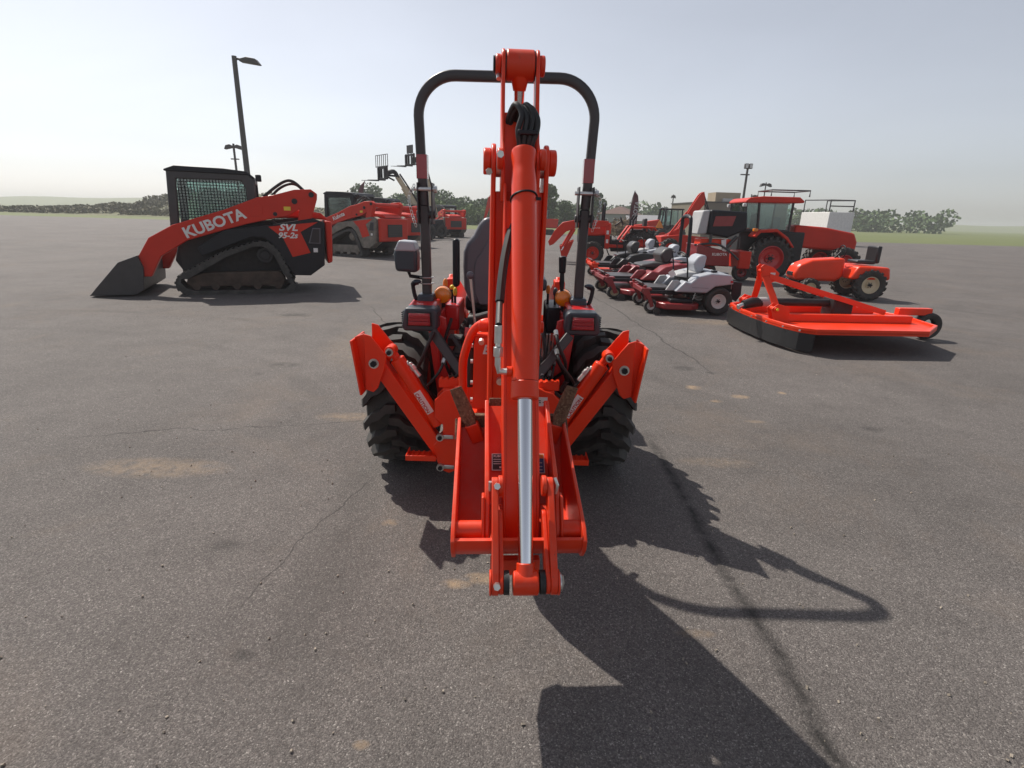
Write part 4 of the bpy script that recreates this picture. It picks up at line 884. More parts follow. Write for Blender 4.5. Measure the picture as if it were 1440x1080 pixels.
for (Y, Z, l) in ((A_[0] - .022, A_[1] + .012, -.078), (B_[0] - .030, B_[1] + .014, -.080)):
    bpart('pin_bolt', MB().cyl((l, Y, Z), (l, Y - .016, Z + .006), .010, n=6), 'steel', bk)
bpart('linch_pin', MB().cyl((.101, B_[0], B_[1]), (.106, B_[0], B_[1]), .026, n=18).tube([(.108, B_[0], B_[1] + .022 * 1), (.112, B_[0] - .004, B_[1]), (.108, B_[0], B_[1] - .03)], .004, 6), 'steel', bk)
bpart('linch_pin', MB().tube([(.098, A_[0] - .005, A_[1] + .03), (.106, A_[0] - .015, A_[1] + .01), (.102, A_[0] - .012, A_[1] - .02)], .005, 6).cyl((-.098, A_[0], A_[1] + .014), (-.098, A_[0], A_[1] - .016), .006, n=8), 'steel', bk)
bpart('transport_bracket', MB().bx(-.095, .06, 1.42, 1.45, .475, .53), 'orange_worn', bk, bevel=.003)
# pin with clip at the front of the boom
cp_ = part('lynch_pin', MB().cyl((-.048 - TX, 2.06 - TY, .93), (-.048 - TX, 2.0 - TY, .93), .014, n=12), 'steel', T)

# ================================================================== OTHER MACHINES (local x = forward, y = left, z up)
def sym(mbf, name, mat, par, w0, w1, **k):
    """the same plate on both sides"""
    for s_ in (-1, 1): part(name, MB().plate(mbf, s_ * w0, s_ * w1, 'y'), mat, par, **k)

def track_loader(loc, rz, label, logo='KUBOTA', bodymat='black', trackmat='mudtrack', logo_size=.26, far=False, group='compact track loaders on the left'):
    t = root('track_loader', loc, R(rz), label, 'loader', group)
    HWD = .95
    # tracks
    outer = [(-.06, .10), (.03, .01), (.15, -.0), (1.75, -.0), (1.90, .05), (1.98, .16), (1.96, .30), (1.86, .38), (1.14, .78), (.56, .97), (.42, .98), (.30, .93), (.19, .80), (.05, .48)]
    cxm, czm = .95, .45
    inner = [(x + (cxm - x) * (.09 / max(.3, math.hypot(x - cxm, z - czm))), z + (.075 if z < .25 else (-.085 if z > .3 else 0))) for x, z in outer]
    for s_ in (-1, 1):
        a, b = s_ * .52, s_ * HWD; mb = MB(); n = len(outer)
        V = [(x, a, z) for x, z in outer] + [(x, b, z) for x, z in outer] + [(x, a, z) for x, z in inner] + [(x, b, z) for x, z in inner]; F = []
        for i in range(n):
            j = (i + 1) % n; F += [(i, j, n + j, n + i), (2 * n + i, 3 * n + i, 3 * n + j, 2 * n + j), (i, 2 * n + i, 2 * n + j, j), (n + i, n + j, 3 * n + j, 3 * n + i)]
        mb.add(V, F)
        L = 0; seg = []
        for i in range(n):
            p = Vector((outer[i][0], 0, outer[i][1])); q = Vector((outer[(i + 1) % n][0], 0, outer[(i + 1) % n][1])); k = max(1, round((q - p).length / .095))
            for m_ in range(k):
                c = p.lerp(q, (m_ + .5) / k); ang = math.atan2(q.z - p.z, q.x - p.x); mb.box((c.x, s_ * (.52 + HWD) / 2, c.z), (.05, .42, .045), Matrix.Rotation(-ang, 3, 'Y'))
        tr = part('track', mb, 'beltrubber', t)
        uf = part('undercarriage_frame', MB().plate([(.10, .27), (.16, .14), (1.74, .14), (1.82, .2), (1.78, .32), (1.5, .40), (.18, .42)], s_ * .62, s_ * .86, 'y'), trackmat, t, bevel=.02)
        part('sprocket', MB().cyl((.43, s_ * .60, .72), (.43, s_ * .86, .72), .15, n=20).cyl((.43, s_ * .86, .72), (.43, s_ * .88, .72), .09, n=14), 'dark' if bodymat == 'black' else trackmat, uf, bevel=.01)
        rl = MB()
        for x in (.25, .62, .98, 1.34, 1.66): rl.cyl((x, s_ * .63, .15), (x, s_ * .875, .15), .07, n=14)
        part('track_rollers', rl, trackmat, uf)
        part('inner_skirt', MB().plate([(-.25, .38), (1.9, .38), (1.9, 1.1), (-.25, 1.1)], s_ * .44, s_ * .51, 'y'), 'dark', t)
    # body
    body = [(-.64, .53), (-.36, .33), (1.85, .33), (2.0, .6), (1.9, .95), (1.07, 1.28), (-.48, 1.43), (-.69, 1.34)]
    part('body', MB().plate(body, -.50, .50, 'y'), 'black', t, bevel=.02)
    side = [(-.64, .53), (-.36, .33), (-.05, .34), (.12, .66), (.26, .92), (.42, 1.04), (.62, 1.06), (1.15, .84), (1.5, .70), (1.55, .86), (1.07, 1.18), (.33, 1.27), (-.48, 1.42), (-.69, 1.34)]
    redp = [(.32, 1.25), (-.57, 1.35), (-.24, 1.16), (-.39, .77), (-.06, .69), (.08, 1.04)]
    for s_ in (-1, 1):
        sd = part('side_panel', MB().plate(side, s_ * .52, s_ * .90, 'y'), bodymat, t, bevel=.015)
        part('decal_panel', MB().plate(redp, s_ * .901, s_ * .906, 'y'), 'machine_red', sd)
        part('vent_frame', MB().plate([(-.46, 1.24), (-.61, 1.24), (-.59, .94), (-.37, .95)], s_ * .9005, s_ * .915, 'y'), 'plastic', sd, bevel=.006); part('vent_opening', MB().plate([(-.47, 1.22), (-.59, 1.22), (-.57, .96), (-.40, .97)], s_ * .916, s_ * .918, 'y'), 'ink', sd)
        part('white_sticker', MB().plate([(-.45, .86), (-.53, .86), (-.53, .78), (-.45, .78)], s_ * .9005, s_ * .904, 'y'), 'white', sd)
    if logo:
        sp_ = [x for x in bpy.data.objects if x.parent == t and x.name.startswith('side_panel')]
        for s_, sd in zip((-1, 1), sp_):
            if bodymat == 'black':
                text('lettering', 'SVL', face((-.02, s_ * .9085, 1.235), (-s_, 0, -.0), (0, 0, 1)), .17, 'white', sd, bold=.03, shear=.3, sx=1.25)
                text('lettering', '95-2s', face((-.0, s_ * .9085, 1.09), (-s_, 0, 0), (0, 0, 1)), .145, 'white', sd, bold=.03, shear=.3, sx=1.1)
    # rear door
    rd = part('rear_door', MB().plate([(-.70, .55), (-.80, .58), (-.84, 1.36), (-.70, 1.38)], -.80, .80, 'y'), 'machine_red', t, bevel=.03)
    part('rear_grille', MB().bx(-.845, -.832, -.42, .42, .72, 1.16), 'ink', rd)
    for k in range(7): part('grille_slat', MB().bx(-.852, -.8455, -.40, .40, .76 + k * .055, .772 + k * .055), 'charcoal', rd)
    part('engine_cover', MB().plate([(-.82, 1.381), (-.65, 1.52), (.2, 1.62), (.5, 1.5), (.5, 1.40), (-.4, 1.41)], -.48, .48, 'y'), 'machine_red', t, bevel=.04)
    # arms
    arm = [(1.05, 1.53), (.46, 1.77), (.18, 1.82), (-.19, 1.93), (-.49, 1.95), (-.60, 1.87), (-.59, 1.77), (-.45, 1.36), (-.21, 1.36), (-.26, 1.58), (-.05, 1.45), (.13, 1.42), (.68, 1.29), (1.09, 1.17), (1.7, .98), (2.15, .70), (2.35, .34), (2.55, .34), (2.50, .70), (2.30, 1.02), (1.9, 1.25)]
    for s_ in (-1, 1):
        am = part('lift_arm', MB().plate(arm, s_ * .70, s_ * .86, 'y'), 'machine_red', t, bevel=.015)
        for x, z, r in ((-.18, 1.72, .042), (-.49, 1.85, .04), (.18, 1.48, .03)): part('pivot_pin', MB().cyl((x, s_ * .86, z), (x, s_ * .875, z), r * 1.25, n=16).cyl((x, s_ * .875, z), (x, s_ * .885, z), r * .8, n=12), 'dark', am)
        part('arm_recess', MB().plate([(.50, 1.72), (.38, 1.62), (.40, 1.44), (.60, 1.42)], s_ * .8605, s_ * .868, 'y'), 'machine_red', am, bevel=.005)
        part('warning_sticker', MB().bx(-.10, .02, s_ * .8605, s_ * .864, 1.55, 1.62), 'yellow', am)
        if logo: text('lettering', logo, face((1.22 if logo_size > .2 else 1.02, s_ * .862, 1.285 if logo_size > .2 else 1.40), (-s_, 0, .37 ), (.37 * s_, 0, 1)) if s_ > 0 else face((1.22, s_ * .862, 1.285), (1, 0, -.37), (.37, 0, 1)), logo_size, 'whitepaint', am, bold=.03, sx=1.05)
        part('lift_cylinder', MB().cyl((-.32, s_ * .62, .75), (.28, s_ * .62, 1.35), .05), 'black', t)
    part('arm_crossbar', MB().cyl((-.50, -.70, 1.82), (-.50, .70, 1.82), .07), 'machine_red', t)
    part('hydraulic_hose', MB().tube(bez([(.40, .74, 1.74), (.18, .74, 1.93), (-.05, .74, 2.08), (-.2, .74, 2.07), (-.36, .74, 1.93)], 5), .028, 8), 'rubber_clean', t)
    part('hydraulic_hose', MB().tube(bez([(.30, .66, 1.70), (.10, .66, 1.92), (-.10, .66, 2.03), (-.25, .66, 2.02), (-.38, .66, 1.90)], 5), .025, 8), 'rubber_clean', t)
    # cab
    for s_ in (-1, 1):
        cf = MB(); y0, y1 = s_ * .50, s_ * .58
        cf.plate([(.50, 1.40), (.50, 2.10), (.63, 2.21), (1.75, 2.25), (1.92, 2.18), (2.0, .95), (1.85, .95), (1.78, 2.05), (.72, 2.06), (.66, 1.92), (.66, 1.40)], y0, y1, 'y')
        c_ = part('cab_frame', cf, 'charcoal' if bodymat == 'black' else 'black', t, bevel=.02)
        gm = MB()
        for k in range(22): x = .68 + k * .052; gm.bx(x - .005, x + .005, s_ * .535, s_ * .545, 1.35, 2.06)
        for k in range(13): z = 1.38 + k * .052; gm.bx(.66, 1.82, s_ * .5455, s_ * .555, z - .005, z + .005)
        part('window_guard', gm, 'black', c_)
        part('window', MB().bx(.66, 1.82, s_ * .51, s_ * .515, 1.35, 2.06), 'glass', c_)
    part('cab_roof', MB().plate([(.48, 2.12), (.60, 2.225), (1.0, 2.26), (1.78, 2.27), (1.95, 2.2), (1.95, 2.17), (.6, 2.16)], -.60, .60, 'y'), 'black', t, bevel=.03)
    part('rear_window_frame', MB().bx(.49, .55, -.50, -.42, 1.4, 2.12).bx(.49, .55, .42, .50, 1.4, 2.12).bx(.49, .55, -.42, .42, 1.4, 1.62).bx(.49, .55, -.42, .42, 2.02, 2.12), 'black', t, bevel=.01)
    part('work_light', MB().box((.42, .50, 2.12), (.10, .14, .12)), 'black', t, bevel=.015)
    part('operator_seat', MB().bx(.85, 1.0, -.22, .22, 1.0, 1.72).bx(.9, 1.35, -.22, .22, .95, 1.1), 'ink', t, bevel=.04)
    # bucket
    bk_ = MB(); bk_.plate([(2.50, .72), (2.44, .5), (2.48, .12), (2.62, .03), (3.30, .03), (3.30, .05), (2.64, .06), (2.52, .15), (2.48, .5), (2.53, .70)], -.93, .93, 'y')
    for s_ in (-1, 1): bk_.plate([(2.50, .72), (2.44, .5), (2.48, .12), (2.62, .03), (3.30, .03), (3.20, .15), (2.8, .60)], s_ * .931, s_ * .95, 'y')
    part('bucket', bk_, 'charcoal', t, bevel=.005)
    return t
track_loader((-4.73, 11.43, 0), 202, 'black and red track loader nearest on the left, SVL lettering on its side', trackmat='darkmud')
tl2 = track_loader((-5.19, 20.64, 0), 155, 'mud covered red and grey track loader, second in the row from the left edge', logo='Kubota', bodymat='mudtrack', logo_size=.19)
# drop the far side lettering panel duplicates by copying the muddy one for the others
c3 = copy_tree(tl2); c3.location = (-5.55, 27.0, 0); c3.rotation_euler.z = R(155); c3['label'] = 'red track loader mostly hidden behind the muddy grey one'
c4 = copy_tree(tl2); c4.location = (-4.75, 41.0, 0); c4.rotation_euler.z = R(118); c4['label'] = 'small distant red track loader in front of the mown grass, rear towards the camera'

# ---- telehandlers
def telehandler(loc, sh, label, guard=True):
    t = root('telehandler', loc, R(220), label, 'telehandler', 'cream telehandlers with raised forks')
    part('chassis', MB().plate([(-1.4, .5), (-1.2, 1.25), (.2, 1.1), (1.3, 1.0), (1.4, .5)], -.8, .8, 'y'), 'black', t, bevel=.05)
    part('cab', MB().plate([(-.5, 1.1), (-.45, 2.1), (.35, 2.1), (.62, 1.1)], .25, .85, 'y'), 'black', t, bevel=.05)
    part('cab_window', MB().plate([(-.36, 1.3), (-.33, 1.98), (.28, 1.98), (.45, 1.3)], .8505, .86, 'y'), 'glassdark', t)
    for x in (-.95, .95):
        for s_ in (-1, 1): wheel(t, (x, s_ * .85, .48), .48, .34, .25, s_, 'dark', axis='y', lugs=14, lug_h=.035)
    a = Vector((-1.05, 0, 1.35)); b = Vector((sh[0], 0, sh[1])); d = (b - a).normalized()
    part('boom', MB().tube([a, a.lerp(b, .75)], 0, prof=((0, 1, 0), [(-.15, -.17), (.15, -.17), (.15, .17), (-.15, .17)])), 'cream', t, bevel=.02)
    part('boom_extension', MB().tube([a.lerp(b, .74), b], 0, prof=((0, 1, 0), [(-.11, -.12), (.11, -.12), (.11, .12), (-.11, .12)])), 'cream', t, bevel=.02)
    part('boom_hose', MB().tube([a + Vector((.05, .18, .2)), a.lerp(b, .5) + Vector((-.16, .18, .10)), b + Vector((-.1, .14, .14))], .05, 8), 'rubber_clean', t)
    j = b + Vector((.75, 0, .12))
    part('boom_head', MB().tube(bez([b - d * .1, b + d * .18 + Vector((.1, 0, .1)), j], 4), .13, 8), 'dark', t)
    part('tilt_cylinder', MB().cyl(b + Vector((.1, .15, .0)), j + Vector((.1, .15, -.12)), .06).cyl((b.x + .2, 0, b.z - .25), (j.x, 0, j.z - .15), .05), 'black', t)
    cx, cz = j.x + .12, j.z
    c_ = MB(); c_.box((cx + .08, 0, cz + .28), (.10, 1.1, .10)); c_.box((cx + .08, 0, cz - .32), (.10, 1.1, .10))
    for y in (-.5, -.2, .2, .5): c_.box((cx + .06, y, cz), (.12, .09, .72))
    part('fork_carriage', c_, 'dark', t, bevel=.01)
    if guard:
        g = MB(); g.box((cx + .12, 0, cz + 1.0), (.03, 1.56, .03)); g.box((cx + .12, 0, cz + .36), (.05, 1.56, .05))
        for k in range(7): g.box((cx + .12, -.765 + .255 * k, cz + .68), (.03, .03, .64))
        part('load_guard', g, 'dark', t)
    else: part('load_guard', MB().box((cx + .12, .1, cz + .62), (.06, .75, .50)), 'dark', t)
    for y in (-.42, .42): part('fork', MB().plate([(cx + .14, cz - .45), (cx + 1.25, cz - .47), (cx + 1.25, cz - .45), (cx + .20, cz - .39), (cx + .20, cz + .3), (cx + .14, cz + .3)], y - .05, y + .05, 'y'), 'dark', t)
    return t
telehandler((-6.8, 35.2, 0), (.72, 3.72), 'cream telehandler with its raised forks nearer the ground, left of the roll bar post')
t2 = telehandler((-6.5, 38.5, 0), (-.10, 4.85), 'taller cream telehandler with its forks raised highest, behind the roll bar post', guard=False)

# ---- mini excavator
t = root('mini_excavator', (2.6, 54, 0), R(180), 'distant orange mini excavator on tracks behind the tall backhoe boom', 'excavator')
for s_ in (-1, 1):
    tr = part('track', MB().plate([(-1.1, .2), (-.95, .03), (.95, .03), (1.1, .2), (1.0, .48), (-1.0, .48)], s_ * .45, s_ * .85, 'y'), 'rubber', t, bevel=.06)
    for x in (-.8, -.4, 0, .4, .8): part('roller', MB().cyl((x, s_ * .85, .2), (x, s_ * .87, .2), .1), 'dark', tr)
part('body', MB().plate([(-1.35, .62), (-1.4, 1.45), (-.2, 1.5), (.5, 1.2), (.6, .62)], -.8, .8, 'y'), 'machine_red', t, bevel=.08)
part('counterweight', MB().bx(-1.42, -1.0, -.78, .78, .60, 1.02), 'black', t, bevel=.08)
part('cab', MB().plate([(-.5, 1.2), (-.5, 2.4), (.5, 2.4), (.75, 1.2)], .0, .78, 'y'), 'black', t, bevel=.05)
part('cab_window', MB().plate([(-.4, 1.45), (-.4, 2.3), (.42, 2.3), (.6, 1.45)], .781, .79, 'y'), 'glass', t)
part('boom', MB().tube(bez([(.6, -.2, .9), (1.5, -.2, 2.4), (2.8, -.2, 3.1), (4.9, -.2, 3.15)], 5), 0, prof=((0, 1, 0), [(-.13, -.16), (.13, -.16), (.13, .16), (-.13, .16)])), 'machine_red', t, bevel=.02)
part('arm', MB().plate([(4.8, 3.5), (5.35, 3.35), (5.5, 2.7), (5.8, 1.3), (5.6, 1.25), (5.2, 2.4), (4.85, 3.0)], -.32, -.08, 'y'), 'machine_red', t, bevel=.02)
part('arm_cylinder', MB().cyl((2.9, -.2, 3.45), (4.85, -.2, 3.45), .07), 'steel', t)
part('bucket', MB().plate([(5.5, 1.3), (6.0, 1.25), (6.25, .8), (6.15, .4), (5.7, .25), (5.25, .35), (5.7, .5), (5.85, .8), (5.7, 1.05)], -.5, .1, 'y'), 'dark', t, bevel=.02)

# ---- open station tractor with front loader
t = root('loader_tractor', (4.54, 19.95, 0), R(175), 'orange open station tractor with front loader, facing left behind the red mowers', 'tractor')
for s_ in (-1, 1):
    wheel(t, (.06, s_ * .60, .60), .60, .34, .32, s_, 'machine_red', axis='y', lugs=18, lug_h=.05)
    wheel(t, (1.77, s_ * .58, .40), .40, .26, .22, s_, 'machine_red', axis='y', lugs=16, lug_h=.02)
    part('fender', MB().plate([(.86, .80), (.80, .92), (.51, 1.36), (-.30, 1.35), (-.42, 1.22), (-.36, 1.20), (-.26, 1.29), (.48, 1.29), (.66, 1.06), (.76, .80)], s_ * .34, s_ * .70, 'y'), 'machine_red', t, bevel=.02)
    part('loader_bracket', MB().bx(1.20, 1.36, s_ * .44, s_ * .52, .55, 1.42), 'machine_red', t, bevel=.01)
    for z in (.75, 1.05): part('white_sticker', MB().bx(1.24, 1.32, s_ * .5205, s_ * .524, z, z + .13), 'white', t)
    part('loader_arm', MB().plate([(1.25, 1.38), (1.28, 1.5), (2.35, 1.52), (2.89, 1.41), (3.15, 1.12), (3.36, .74), (3.30, .60), (3.16, .66), (2.74, 1.10), (2.4, 1.24), (1.4, 1.30)], s_ * .46, s_ * .58, 'y'), 'machine_red', t, bevel=.012)
    part('loader_cylinder', MB().cyl((2.44, s_ * .62, 1.20), (2.78, s_ * .62, .58), .045).cyl((2.52, s_ * .52, 1.2), (2.86, s_ * .52, .58), .03), 'machine_red', t)
    part('loader_cylinder_rod', MB().cyl((2.62, s_ * .62, .90), (2.86, s_ * .62, .46), .022), 'chrome', t)
    part('coupler_plate', MB().plate([(2.95, .60), (2.86, .22), (2.68, .18), (2.44, .82), (2.60, .75)], s_ * .40, s_ * .48, 'y'), 'machine_red', t, bevel=.01)
    part('roll_bar_post', MB().tube([(.42, s_ * .42, 1.2), (.42, s_ * .42, 1.55), (.30, s_ * .40, 1.72)], .035, 8), 'black', t)
part('hood', MB().plate([(2.25, .98), (2.22, 1.30), (1.9, 1.38), (1.15, 1.44), (1.15, 1.02), (1.7, .98)], -.30, .30, 'y'), 'machine_red', t, bevel=.05)
text('lettering', 'Kubota', face((1.72, .301, 1.27), (-1, 0, 0), (0, 0, 1)), .12, 'white', t, bold=.02)
part('engine', MB().bx(1.1, 2.15, -.24, .24, .55, .99).bx(-.2, 1.1, -.2, .2, .45, .85), 'dark', t, bevel=.02)
part('floor_rail', MB().bx(.70, 1.25, -.45, .45, .60, .70), 'machine_red', t, bevel=.01)
part('hydraulic_hose', MB().tube(bez([(1.3, .5, .62), (1.15, .52, .32), (.9, .5, .30), (.75, .5, .50)], 5), .02, 8), 'rubber_clean', t)
part('seat', MB().bx(.0, .45, -.24, .24, 1.12, 1.24).bx(-.10, .02, -.24, .24, 1.16, 1.62), 'ink', t, bevel=.04)
part('steering_wheel', MB().tube([(.78 + .05 * math.sin(R(a)), .17 * math.cos(R(a)), 1.52 + .15 * math.sin(R(a))) for a in range(0, 360, 30)], .016, 8, closed=True).cyl((.80, 0, 1.50), (1.0, 0, 1.35), .025), 'black', t)
part('folded_roll_bar', MB().tube(bez([(1.44, -.42, 1.45), (1.43, -.40, 2.02), (1.43, 0, 2.08), (1.43, .40, 2.02), (1.44, .42, 1.45)], 5), .04, 8), 'black', t)
part('grill_guard', MB().bx(2.28, 2.32, -.28, .28, .75, 1.2), 'black', t, bevel=.01)

# ---- big cab tractor on the right
t = root('cab_tractor', (7.625, 17.05, 0), R(178), 'large orange cab tractor with red roof and tall muddy rear tire, at the right edge', 'tractor')
for s_ in (-1, 1):
    wheel(t, (.08, s_ * .78, .58), .64, .42, .36, s_, 'fender_red', axis='y', lugs=20, lug_h=.06)
    part('fender', MB().plate([(.70, 1.20), (.57, 1.38), (.07, 1.42), (-.27, 1.20), (-.50, .92), (-.44, .90), (-.24, 1.12), (.06, 1.33), (.52, 1.30), (.64, 1.16)], s_ * .50, s_ * 1.0, 'y'), 'machine_red', t, bevel=.02)
    part('marker_lamp', MB().bx(.60, .72, s_ * .84, s_ * .98, 1.33, 1.42), 'lens_amber', t, bevel=.015)
    wheel(t, (-2.1, s_ * .72, .48), .48, .32, .26, s_, 'fender_red', axis='y', lugs=18, lug_h=.04)
cabf = root('cab', (0, 0, 0)); cabf.parent = t
for s_ in (-1, 1):
    fr_ = MB()
    for a, b in (((.88, 1.35), (.92, 2.16)), ((.48, 1.35), (.55, 2.16)), ((-.42, 1.35), (-.42, 2.16))): fr_.tube([(a[0], s_ * .62, a[1]), (b[0], s_ * .62, b[1])], .035, 8)
    fr_.tube([(1.0, s_ * .62, 1.36), (-.42, s_ * .62, 1.36)], .04, 8)
    part('cab_frame', fr_, 'charcoal', cabf); part('side_window', MB().plate([(.86, 1.38), (.90, 2.12), (-.42, 2.12), (-.42, 1.38)], s_ * .60, s_ * .607, 'y'), 'glass', cabf)
part('rear_window', MB().plate([(.88, 1.38), (.92, 2.12), (.926, 2.12), (.886, 1.38)], -.58, .58, 'y'), 'glass', cabf)
part('wiper', MB().tube([(.94, .1, 2.05), (.93, .38, 1.82)], .012, 6), 'black', cabf)
part('roof', MB().plate([(.98, 2.13), (.96, 2.20), (.85, 2.27), (.50, 2.31), (-.55, 2.31), (-.70, 2.20), (-.68, 2.15), (.8, 2.13)], -.72, .72, 'y'), 'machine_red', cabf, bevel=.03)
part('operator_seat', MB().bx(.30, .42, -.25, .25, 1.2, 1.85).bx(-.1, .36, -.25, .25, 1.15, 1.3), 'ink', cabf, bevel=.04)
part('work_light', MB().box((.98, .66, 2.06), (.10, .12, .10)).box((.98, -.66, 2.06), (.10, .12, .10)), 'lens_clear', cabf, bevel=.02)
part('rear_body', MB().bx(-1.0, .95, -.45, .45, .45, 1.34), 'dark', t, bevel=.04)
part('hood', MB().plate([(-.72, .9), (-.72, 1.55), (-1.6, 1.50), (-2.5, 1.35), (-2.62, 1.1), (-2.6, .8)], -.36, .36, 'y'), 'machine_red', t, bevel=.06)
part('roof_rack', MB().tube([(.2, -.5, 2.33), (.2, -.5, 2.5), (-.9, -.5, 2.5), (-.9, -.5, 2.33)], .02, 6).tube([(.2, .5, 2.33), (.2, .5, 2.5), (-.9, .5, 2.5), (-.9, .5, 2.33)], .02, 6).tube([(.2, -.5, 2.5), (.2, .5, 2.5)], .02, 6).tube([(-.9, -.5, 2.5), (-.9, .5, 2.5)], .02, 6), 'charcoal', cabf)
# red implement body with black hopper, standing behind the mowers
t = root('sprayer_cart', (7.22, 15.95, 0), R(178), 'red machine carrying grey and black box with orange panel, left of cab tractor', 'machine')
part('body', MB().plate([(1.31, .40), (1.36, .80), (2.25, .98), (2.24, .42)], -.15, 1.0, 'y'), 'deckred', t, bevel=.03)
text('lettering', 'KUBOTA', face((1.62, 1.003, .72), (-1, 0, .02), (.02, 0, 1)), .10, 'whitepaint', t, bold=.02)
part('lower_box', MB().bx(.75, 1.08, .2, 1.0, .35, .82), 'machine_red', t, bevel=.03)
hp = part('hopper', MB().plate([(.97, 1.38), (1.02, 1.84), (2.0, 1.88), (2.02, 1.25), (1.46, 1.16)], .0, 1.0, 'y'), 'black', t, bevel=.05)
part('hopper_front', MB().plate([(2.025, 1.25), (2.005, 1.87), (2.20, 1.85), (2.28, 1.22)], .03, .97, 'y'), 'lightgrey', hp, bevel=.04)
part('orange_panel', MB().plate([(1.86, 1.71), (1.32, 1.73), (1.39, 1.47), (1.90, 1.45)], 1.002, 1.012, 'y'), 'deckred', hp)
part('frame_bar', MB().tube(bez([(2.3, .9, .95), (1.8, 1.02, 1.0), (1.45, 1.04, .86), (1.1, 1.02, .60)], 5), .028, 8).tube([(1.9, .95, 1.0), (1.9, .95, 1.25)], .04, 8).tube([(1.45, .95, .9), (1.2, .95, 1.2)], .05, 8).tube([(1.12, .98, .9), (1.14, .98, 1.2)], .02, 6), 'charcoal', t)
part('shield', MB().plate([(1.50, 1.12), (1.62, 1.10), (1.56, .82), (1.46, .80)], .96, 1.01, 'y'), 'white', t)
part('orange_inner_panel', MB().bx(1.3, 2.15, .3, .9, .93, 1.12), 'orange', t, bevel=.02)
wheel(t, (1.85, .8, .25), .25, .2, .13, 1, 'deckred', axis='y', kind='smooth'); wheel(t, (.90, .8, .25), .25, .2, .13, 1, 'deckred', axis='y', kind='smooth')

# ---- red raised backhoe further back
t = root('raised_backhoe', (7.6, 25, 0), R(180), 'red backhoe boom folded up into a point, standing behind the grey mower', 'backhoe')
k = .66
rp = [(.99, .90), (.38, 1.67 * .75), (-.20, 2.35), (-.42, 2.74), (-.58, 2.83), (-.65, 2.62), (-.66, 2.3), (-.42, 2.0), (.0, 1.35), (.45, .80)]
for y in (-.12, .12): part('boom_plate', MB().plate(rp, y - .03, y + .03, 'y'), 'machine_red', t, bevel=.01)
part('boom_web', MB().plate([(-.25, 2.3), (-.5, 2.7), (-.6, 2.6), (-.3, 2.1)], -.09, .09, 'y'), 'machine_red', t)
part('cylinder', MB().cyl((.80, .22, .95), (.10, .22, 1.95), .045), 'machine_red', t); part('cylinder_rod', MB().cyl((1.05, .22, .60), (.70, .22, 1.1), .03), 'chrome', t)
part('hose', MB().tube([(-.62, .1, 2.65), (-.85, .1, 2.15), (-1.0, .1, 1.8)], .03, 6).tube([(-.60, -.1, 2.55), (-.95, -.1, 2.0)], .02, 6), 'rubber_clean', t)
part('base_frame', MB().plate([(1.1, .2), (1.2, .9), (.3, 1.0), (-.9, .9), (-.9, .2)], -.5, .5, 'y'), 'machine_red', t, bevel=.03)
for x in (.8, -.6):
    for s_ in (-1, 1): wheel(t, (x, s_ * .6, .42), .42, .28, .22, s_, 'machine_red', axis='y', lugs=14, lug_h=.03)

# ---- dark cab tractor in the distance
t = root('cab_tractor', (11.6, 42, 0), R(180), 'distant dark framed cab tractor with red hood, between the flag and the red backhoe', 'tractor')
for s_ in (-1, 1):
    wheel(t, (-.3, s_ * .75, .65), .65, .4, .36, s_, 'machine_red', axis='y', lugs=16, lug_h=.05); wheel(t, (1.7, s_ * .7, .42), .42, .3, .22, s_, 'machine_red', axis='y', lugs=14, lug_h=.03)
    f_ = MB()
    for a, b in (((.9, 1.1), (.75, 2.35)), ((.2, 1.1), (.2, 2.35)), ((-.7, 1.1), (-.6, 2.35))): f_.tube([(a[0], s_ * .6, a[1]), (b[0], s_ * .6, b[1])], .05, 6)
    c_ = part('cab_frame', f_, 'black', t); part('cab_window', MB().bx(-.62, .78, s_ * .58, s_ * .59, 1.3, 2.32), 'glass', c_)
part('cab_roof', MB().bx(-.72, .88, -.68, .68, 2.35, 2.45), 'black', t, bevel=.03)
part('body', MB().bx(-.9, 1.0, -.42, .42, .5, 1.25), 'dark', t, bevel=.04); part('hood', MB().plate([(.9, .8), (.9, 1.65), (1.9, 1.5), (2.2, 1.2), (2.2, .8)], -.36, .36, 'y'), 'machine_red', t, bevel=.06)
t = root('roll_bar_tractor', (9.3, 37, 0), R(185), 'distant tractor with black roll bar and pink orange triangle, behind the orange fender', 'tractor')
for s_ in (-1, 1):
    wheel(t, (-.2, s_ * .62, .55), .55, .34, .3, s_, 'machine_red', axis='y', lugs=16, lug_h=.04); wheel(t, (1.5, s_ * .6, .36), .36, .26, .2, s_, 'machine_red', axis='y', lugs=14, lug_h=.03)
part('roll_bar', MB().tube(bez([(-.35, -.5, .9), (-.35, -.48, 2.2), (-.35, 0, 2.35), (-.35, .48, 2.2), (-.35, .5, .9)], 5), .05, 8), 'black', t)
part('hood', MB().plate([(.6, .7), (.6, 1.35), (1.6, 1.25), (1.9, 1.0), (1.9, .7)], -.3, .3, 'y'), 'machine_red', t, bevel=.05)
part('body', MB().bx(-.6, .7, -.4, .4, .45, 1.2), 'dark', t, bevel=.03)
part('slow_vehicle_triangle', MB().plate([(-.3, 1.1), (.25, 1.1), (0, 1.65)], .50, .52, 'y'), 'orangeplast', t)

